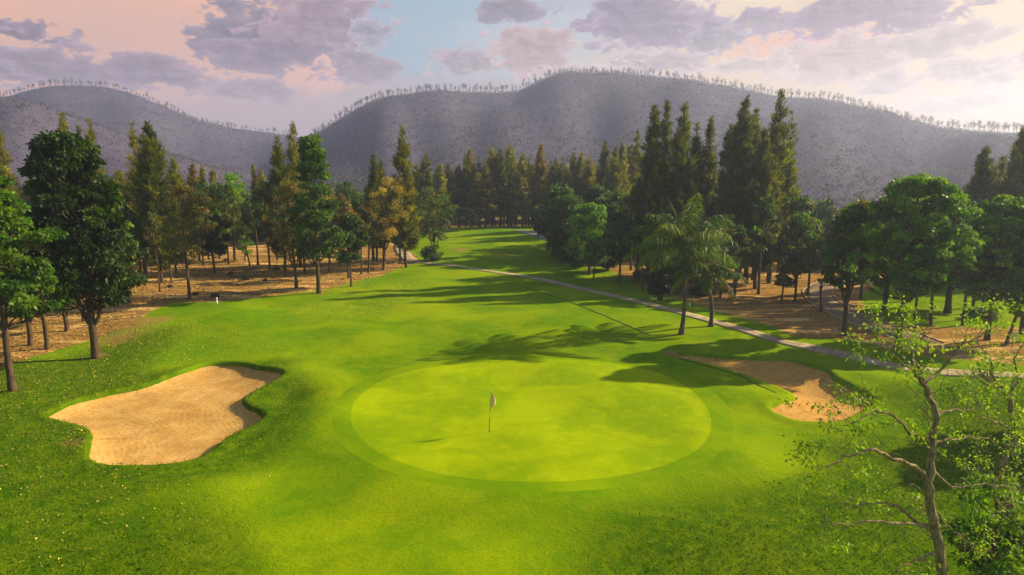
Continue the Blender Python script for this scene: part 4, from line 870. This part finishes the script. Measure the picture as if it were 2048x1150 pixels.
# ------------------------------------------------------------------ hills
def hill_mat(c1, c2, c3):
    m, nt = newmat('haze_tinted_scrub'); t = NT(nt); g = t.n('ShaderNodeNewGeometry').outputs['Position']
    n1 = t.noise(g, .018, 6, .65, .5); n2 = t.noise(g, .12, 6, .8)
    c = t.mix(t.mr(n1, .38, .62), c1, c2); c = t.mix(t.mr(n2, .48, .66, 0, .8), c, c3)
    b = t.n('ShaderNodeBump', inp={'Strength': .6, 'Distance': 3.0, 'Height': n2})
    p = t.n('ShaderNodeBsdfPrincipled', inp={'Base Color': c, 'Roughness': .95, 'Specular IOR Level': 0.0, 'Normal': b.outputs[0]}); t.out(p.outputs[0]); return m
M_HILL = hill_mat((.066, .058, .100), (.082, .074, .112), (.104, .095, .120))  # distance haze mixed into the slope colours as violet
def hill(name, prof, D, D0, azlim, amp, seed, tail=260, tree_n=9000, tree_h=(1.6, 2.7), tree_cols=None, flabel=''):
    g = np.random.default_rng(seed)
    pp = np.array(prof, float); azs_p, els = [], []
    for px, py in pp:
        d = ray(px, py); azs_p.append(math.atan2(d[0], d[1])); els.append(d[2] / math.hypot(d[0], d[1]))
    az = np.linspace(azs_p[0], azs_p[-1], 460)
    cs = catmull(np.column_stack([azs_p, els]), 8, False); el = np.interp(az, cs[:, 0], cs[:, 1])
    ph = g.uniform(0, 6.28, 6)
    Dr = D * (1 + .05 * np.sin(az * 7 + ph[0])) ; Hr = CZ + el * Dr
    tt = np.concatenate([np.linspace(0, 1, 64), 1 + np.linspace(.04, 1, 16)])
    A, Tt = np.meshgrid(az, tt)
    Rr = np.where(Tt <= 1, D0 + (Dr[None, :] - D0) * Tt, Dr[None, :] + (Tt - 1) * tail)
    s = np.where(Tt <= 1, .42 * Tt + .58 * sm(0, 1, Tt), 1 - .8 * sm(0, 1.3, Tt - 1))
    def gully(A, Tt):
        return amp * np.sin(np.pi * np.clip(Tt, 0, 1)) ** 1.3 * (np.sin(A * 31 + ph[1] + 1.5 * np.sin(Tt * 5)) * .6 + np.sin(A * 73 + ph[2] + 2 * Tt) * .3 + np.sin(A * 17 + Tt * 6 + ph[3]) * .6)
    Hh = Hr[None, :] * s + gully(A, Tt) - 2.5 * (Tt < .001)
    Hh = np.where(Tt <= 0.001, -1.5, Hh)
    X_ = np.sin(A) * Rr; Y_ = np.cos(A) * Rr
    a, b = A.shape; id_ = np.arange(a * b).reshape(a, b); Fq = np.stack([id_[:-1, :-1], id_[:-1, 1:], id_[1:, 1:], id_[1:, :-1]], -1).reshape(-1, 4)
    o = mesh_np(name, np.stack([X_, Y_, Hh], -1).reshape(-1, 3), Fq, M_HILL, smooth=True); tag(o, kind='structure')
    # forest of the slope, one mass
    n = tree_n; ai = g.uniform(0, len(az) - 1.01, n); ti = g.uniform(0.0, 0.95, n) ** .85
    aa = np.interp(ai, np.arange(len(az)), az); dr = np.interp(aa, az, Dr); hr = np.interp(aa, az, Hr)
    ss = .42 * ti + .58 * sm(0, 1, ti); z = hr * ss + gully(aa, ti); r_ = D0 + (dr - D0) * ti
    B = np.column_stack([np.sin(aa) * r_, np.cos(aa) * r_, z - .4]); th = g.uniform(*tree_h, n)
    k = 9; off = g.normal(size=(n, k, 3)) * np.array([.26, .26, .22]) * th[:, None, None]; P = B[:, None, :] + off + np.array([0, 0, .62]) * th[:, None, None]
    D_ = off + g.normal(size=off.shape) * .6 * th[:, None, None]; sz = (th[:, None] * g.uniform(.25, .5, (n, k)))
    Vl, Fl = leafquads(P.reshape(-1, 3), D_.reshape(-1, 3), sz.ravel(), sz.ravel() * .5, g)
    cc = np.array(tree_cols)[g.integers(0, len(tree_cols), n)] * g.uniform(.65, 1.35, (n, 1))
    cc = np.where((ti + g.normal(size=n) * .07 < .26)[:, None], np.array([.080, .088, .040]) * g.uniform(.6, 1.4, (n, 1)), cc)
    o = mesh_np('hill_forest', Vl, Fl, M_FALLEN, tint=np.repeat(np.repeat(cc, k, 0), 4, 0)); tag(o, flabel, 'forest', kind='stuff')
    return az, Dr, Hr
HC = ((.072, .062, .104), (.084, .072, .108), (.096, .084, .108), (.062, .055, .094), (.066, .070, .078))  # forest tones lifted toward violet in place of denser haze
HB = ((.082, .066, .080), (.074, .060, .078), (.098, .080, .082), (.064, .056, .068))  # scrub browns with some haze violet mixed in
hL = hill('hill', [(-500,235),(-300,225),(-120,212),(0,196),(50,183),(100,173),(160,171),(220,176),(270,190),(330,214),(400,243),(460,256),(540,266),(600,275),(680,296),(760,318),(820,335)], 900, 420, None, 5, 71, tree_n=9000, tree_cols=HC, flabel='bare forest covering the left hill, tinted with haze violet')
hR = hill('hill', [(520,340),(560,312),(600,290),(640,266),(690,232),(740,206),(790,193),(850,187),(900,184),(960,186),(1030,184),(1080,164),(1120,154),(1180,150),(1240,150),(1320,156),(1400,166),(1480,180),(1560,194),(1640,200),(1700,211),(1760,227),(1820,244),(1900,258),(1980,264),(2048,266),(2200,270),(2400,290),(2600,300)], 780, 185, None, 5, 72, tree_n=17000, tree_cols=HC, flabel='bare forest covering the large right hill, tinted with haze violet')
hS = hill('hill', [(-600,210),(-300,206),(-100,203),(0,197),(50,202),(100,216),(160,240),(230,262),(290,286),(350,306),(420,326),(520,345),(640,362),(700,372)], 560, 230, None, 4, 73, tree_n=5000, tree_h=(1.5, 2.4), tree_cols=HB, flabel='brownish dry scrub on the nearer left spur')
# ridge trees, each its own object sharing a few meshes
rm = []
for k in range(5):
    g = np.random.default_rng(950 + k); T = Tubes(); H = 11.0
    T.add(np.array([[0, 0, -1.2], [.2, 0, H * .4], [.1, .1, H * .8]]), [.28, .2, .06], 4)
    LP, LD = [], []
    for q in range(17):
        z = g.uniform(.22, .72) * H; a = g.uniform(0, 6.28); e_ = np.array([math.cos(a) * g.uniform(.6, 2.3), math.sin(a) * g.uniform(.6, 2.3), z + g.uniform(1.2, 3.2)])
        T.add(np.array([[.15, 0, z], (e_ + [0.15, 0, z]) / 2 + g.normal(size=3) * .2, e_]), [.11, .08, .04], 3)
        for w in range(3): T.add(np.array([e_ * .6 + np.array([.1, 0, z]) * .4, e_ + g.normal(size=3) * .7 + [0, 0, .6]]), [.06, .03], 3)
        m_ = 9 if k < 3 else 4; LP.append(e_ + g.normal(size=(m_, 3)) * .75); LD.append(g.normal(size=(m_, 3)))
    Vt, Ft = T.arr(); LPc = np.concatenate(LP); LDc = np.concatenate(LD); Vl, Fl = leafquads(LPc, LDc, g.uniform(.5, 1.0, len(LPc)), .38, g)
    tint = np.concatenate([np.tile([.09, .075, .06], (len(Vt), 1)), np.repeat(np.tile([.10, .105, .055], (len(LPc), 1)) * g.uniform(.6, 1.5, (len(LPc), 1)), 4, 0)])
    me = mesh_np('ridge_tree', np.concatenate([Vt, Vl]), [Ft, Fl + len(Vt)], M_FALLEN, tint=tint, link=False).data; rm.append(me)
def ridge(h, px0, px1, n, label, group, hs):
    az, Dr, Hr = h
    for i in range(n):
        px = px0 + (px1 - px0) * (i + rng.uniform(-.45, .45)) / n; d = ray(px, 250); a = math.atan2(d[0], d[1])
        r_ = float(np.interp(a, az, Dr)) + rng.uniform(-4, 4); z = float(np.interp(a, az, Hr))
        o = bpy.data.objects.new('ridge_tree', rm[rng.integers(0, 5)]); COL.objects.link(o); o.location = (math.sin(a) * r_, math.cos(a) * r_, z - .5)
        s = rng.uniform(*hs); o.scale = (s * rng.uniform(.8, 1.2), s * rng.uniform(.8, 1.2), s); o.rotation_euler = (0, 0, rng.uniform(0, 6.28)); tag(o, label, 'tree', group)
ridge(hL, -20, 600, 88, 'tiny bare tree on the skyline of the left hill', 'skyline trees of the left hill', (.42, .75))
ridge(hR, 620, 2070, 205, 'tiny sparse tree on the skyline of the large right hill', 'skyline trees of the large right hill', (.6, 1.0))

# ------------------------------------------------------------------ light, sky, haze
EXP = 1.1
EL = R(28.5); AZ = math.atan2(0.945, 0.325)      # sun: right and beyond
sd = Vector((math.sin(AZ) * math.cos(EL), math.cos(AZ) * math.cos(EL), math.sin(EL)))
L = bpy.data.lights.new('sun', 'SUN'); L.energy = 5.0; L.angle = R(0.7); L.color = (1.0, .82, .50)
lo = bpy.data.objects.new('sun', L); COL.objects.link(lo); lo.rotation_euler = sd.to_track_quat('Z', 'Y').to_euler(); lo.location = (60, 60, 120)
W = bpy.data.worlds.new('World'); SC.world = W; W.use_nodes = True; nt = W.node_tree; nt.nodes.clear(); t = NT(nt)
sky = t.n('ShaderNodeTexSky', sky_type='NISHITA'); sky.sun_disc = False; sky.sun_elevation = EL; sky.sun_rotation = AZ; sky.air_density = 1.0; sky.dust_density = 1.5
def lin(c): return tuple(((x / 255) / 12.92 if x / 255 <= .04045 else ((x / 255 + .055) / 1.055) ** 2.4) for x in c)
KS = 10.0 / 2 ** EXP * 1.0
def C(c, k=1.0): return tuple(x * KS * k for x in lin(c))
dirv = t.n('ShaderNodeTexCoord').outputs['Generated']
sx = t.n('ShaderNodeSeparateXYZ', inp={0: t.vm('NORMALIZE', dirv).outputs[0]})
azn = t.math('MULTIPLY', t.math('ARCTAN2', sx.outputs[0], sx.outputs[1]), 57.2958)
eln = t.math('MULTIPLY', t.math('ARCSINE', sx.outputs[2]), 57.2958)
pv = t.n('ShaderNodeCombineXYZ', inp={0: azn, 1: eln, 2: 0.0}).outputs[0]
pst = t.vm('MULTIPLY', pv, (1.0, 1.9, 1)).outputs[0]
nz = t.n('ShaderNodeTexNoise', inp={'Scale': .2, 'Detail': 10, 'Roughness': .62, 'Vector': pst})
wv = t.vm('SUBTRACT', nz.outputs['Color'], (.5, .5, .5)).outputs[0]
pw = t.vm('ADD', pv, t.vm('MULTIPLY', wv, (9.0, 3.6, 0)).outputs[0]).outputs[0]
nz2 = t.n('ShaderNodeTexNoise', inp={'Scale': .62, 'Detail': 11, 'Roughness': .60, 'Vector': pst, 'Distortion': .4}).outputs['Fac']
def pxdeg(px, py): d = ray(px, py); return math.degrees(math.atan2(d[0], d[1])), math.degrees(math.atan2(d[2], math.hypot(d[0], d[1])))
def blob(px, py, rx, ry, src=pw):
    a, e = pxdeg(px, py); k = 57.3 / F
    v = t.vm('MULTIPLY', t.vm('SUBTRACT', src, (a, e, 0)).outputs[0], (1 / (rx * k), 1 / (ry * k), 0)).outputs[0]
    return t.math('SUBTRACT', 1.0, t.vm('LENGTH', v).outputs['Value'])
col = t.mix(t.mr(eln, -2, 22), C((200, 176, 174)), C((156, 160, 176)))
for (px, py, rx, ry, c, s) in [(120, 50, 560, 190, (255, 194, 158), 1), (330, 100, 260, 100, (240, 190, 168), .8), (870, 50, 330, 120, (160, 192, 210), 1), (1150, 90, 300, 110, (188, 205, 215), .9), (640, 135, 110, 45, (252, 196, 170), 1), (1480, 15, 130, 50, (255, 240, 222), 1), (1440, 190, 400, 100, (246, 212, 168), .95), (1900, 190, 760, 330, (240, 210, 168), 1), (1740, 80, 260, 40, (252, 170, 145), .8), (560, 240, 400, 60, (200, 176, 178), .7), (2050, 70, 300, 220, (246, 220, 178), 1)]:
    col = t.mix(t.mr(blob(px, py, rx, ry), -.05, .55, 0, s), col, C(c))
den = None
for i, (px, py, rx, ry, c) in enumerate([(40, 62, 75, 26, (140,128,146)), (120, 142, 230, 46, (160,142,158)), (310, 132, 105, 42, (160,138,152)), (500, 70, 130, 85, (126,122,142)), (640, 55, 150, 105, (172,146,160)), (560, 105, 150, 45, (150,132,150)), (730, 125, 90, 42, (164,150,162)), (1020, 22, 100, 40, (148,138,156)), (925, 120, 75, 40, (182,168,174)), (1065, 105, 105, 62, (200,172,172)), (1300, 35, 170, 75, (150,134,158)), (1430, 68, 100, 52, (160,150,164)), (1540, 45, 90, 34, (158,150,168)), (1740, 25, 210, 62, (152,132,154)), (1680, 120, 150, 52, (206,182,176)), (1860, 85, 130, 32, (196,176,172)), (1945, 130, 90, 30, (208,190,180)), (1790, 158, 75, 24, (212,192,182)), (2010, 155, 70, 22, (214,196,184)), (1910, 205, 100, 20, (222,204,188)), (1330, 125, 140, 36, (196,180,182)), (1170, 140, 120, 26, (206,188,186)), (500, 180, 130, 30, (178,158,168)), (740, 60, 60, 40, (172,172,186)), (1500, 130, 120, 24, (214,196,188)), (-300, 80, 220, 90, (150,135,155)), (2350, 80, 220, 70, (190,175,175))]):
    b = t.math('ADD', blob(px, py, rx, ry), t.math('MULTIPLY', t.math('SUBTRACT', nz2, .5), 1.9))
    f = t.mr(b, .18, .36, 0, .93)
    edge = tuple(min(255, x + 26 + (6 if j == 0 else 0)) for j, x in enumerate(c))
    cc = t.mix(t.mr(b, .12, .70), C(edge), C(c, .84)); col = t.mix(f, col, cc); den = f if den is None else t.math('MAXIMUM', den, f)
streak = t.n('ShaderNodeTexNoise', inp={'Scale': .35, 'Detail': 7, 'Roughness': .6, 'Vector': t.vm('MULTIPLY', pv, (.5, 3.5, 1)).outputs[0]}).outputs['Fac']
col = t.mix(t.mr(streak, .5, .72, 0, .22), col, C((225, 200, 195)))
high = t.math('MAXIMUM', t.mr(eln, 16, 34), t.mr(t.math('ABSOLUTE', azn), 65, 110))
col = t.mix(high, col, t.vm('SCALE', sky.outputs[0], sc=.75).outputs[0])
nz3 = t.n('ShaderNodeTexNoise', inp={'Scale': .62, 'Detail': 11, 'Roughness': .60, 'Vector': t.vm('ADD', pst, (.28, .42, 0)).outputs[0], 'Distortion': .4}).outputs['Fac']
lit_ = t.math('ADD', 1.0, t.math('MULTIPLY', t.math('SUBTRACT', nz2, nz3), t.math('MULTIPLY', den, 1.7)))
col = t.vm('SCALE', col, sc=t.math('MINIMUM', t.math('MAXIMUM', lit_, .78), 1.18)).outputs[0]
col = t.vm('MULTIPLY', col, (.93, .91, .93)).outputs[0]
bgn = t.n('ShaderNodeBackground', inp={'Color': col, 'Strength': .1}); nt.links.new(bgn.outputs[0], t.n('ShaderNodeOutputWorld').inputs['Surface'])

mh, nt = newmat('haze'); t = NT(nt)
pv_ = t.n('ShaderNodeVolumePrincipled', inp={'Color': (.62, .70, 1.0, 1), 'Density': 0.00050, 'Anisotropy': 0.42})
oo = t.n('ShaderNodeOutputMaterial'); nt.links.new(pv_.outputs[0], oo.inputs['Volume'])
v = np.array([[x, y, z] for x in (-1500, 1500) for y in (-90, 1600) for z in (-4, 165)]); f = np.array([[0, 1, 3, 2], [4, 6, 7, 5], [0, 4, 5, 1], [2, 3, 7, 6], [0, 2, 6, 4], [1, 5, 7, 3]])
hz = mesh_np('haze', v, f, mh); tag(hz, kind='stuff'); 

vs = SC.view_settings; vs.view_transform = 'Standard'; vs.look = 'None'; vs.exposure = EXP; vs.gamma = 1; vs.use_curve_mapping = False
SC.render.engine = 'CYCLES'
SC.cycles.volume_bounces = 1; SC.cycles.max_bounces = 6; SC.cycles.transparent_max_bounces = 8
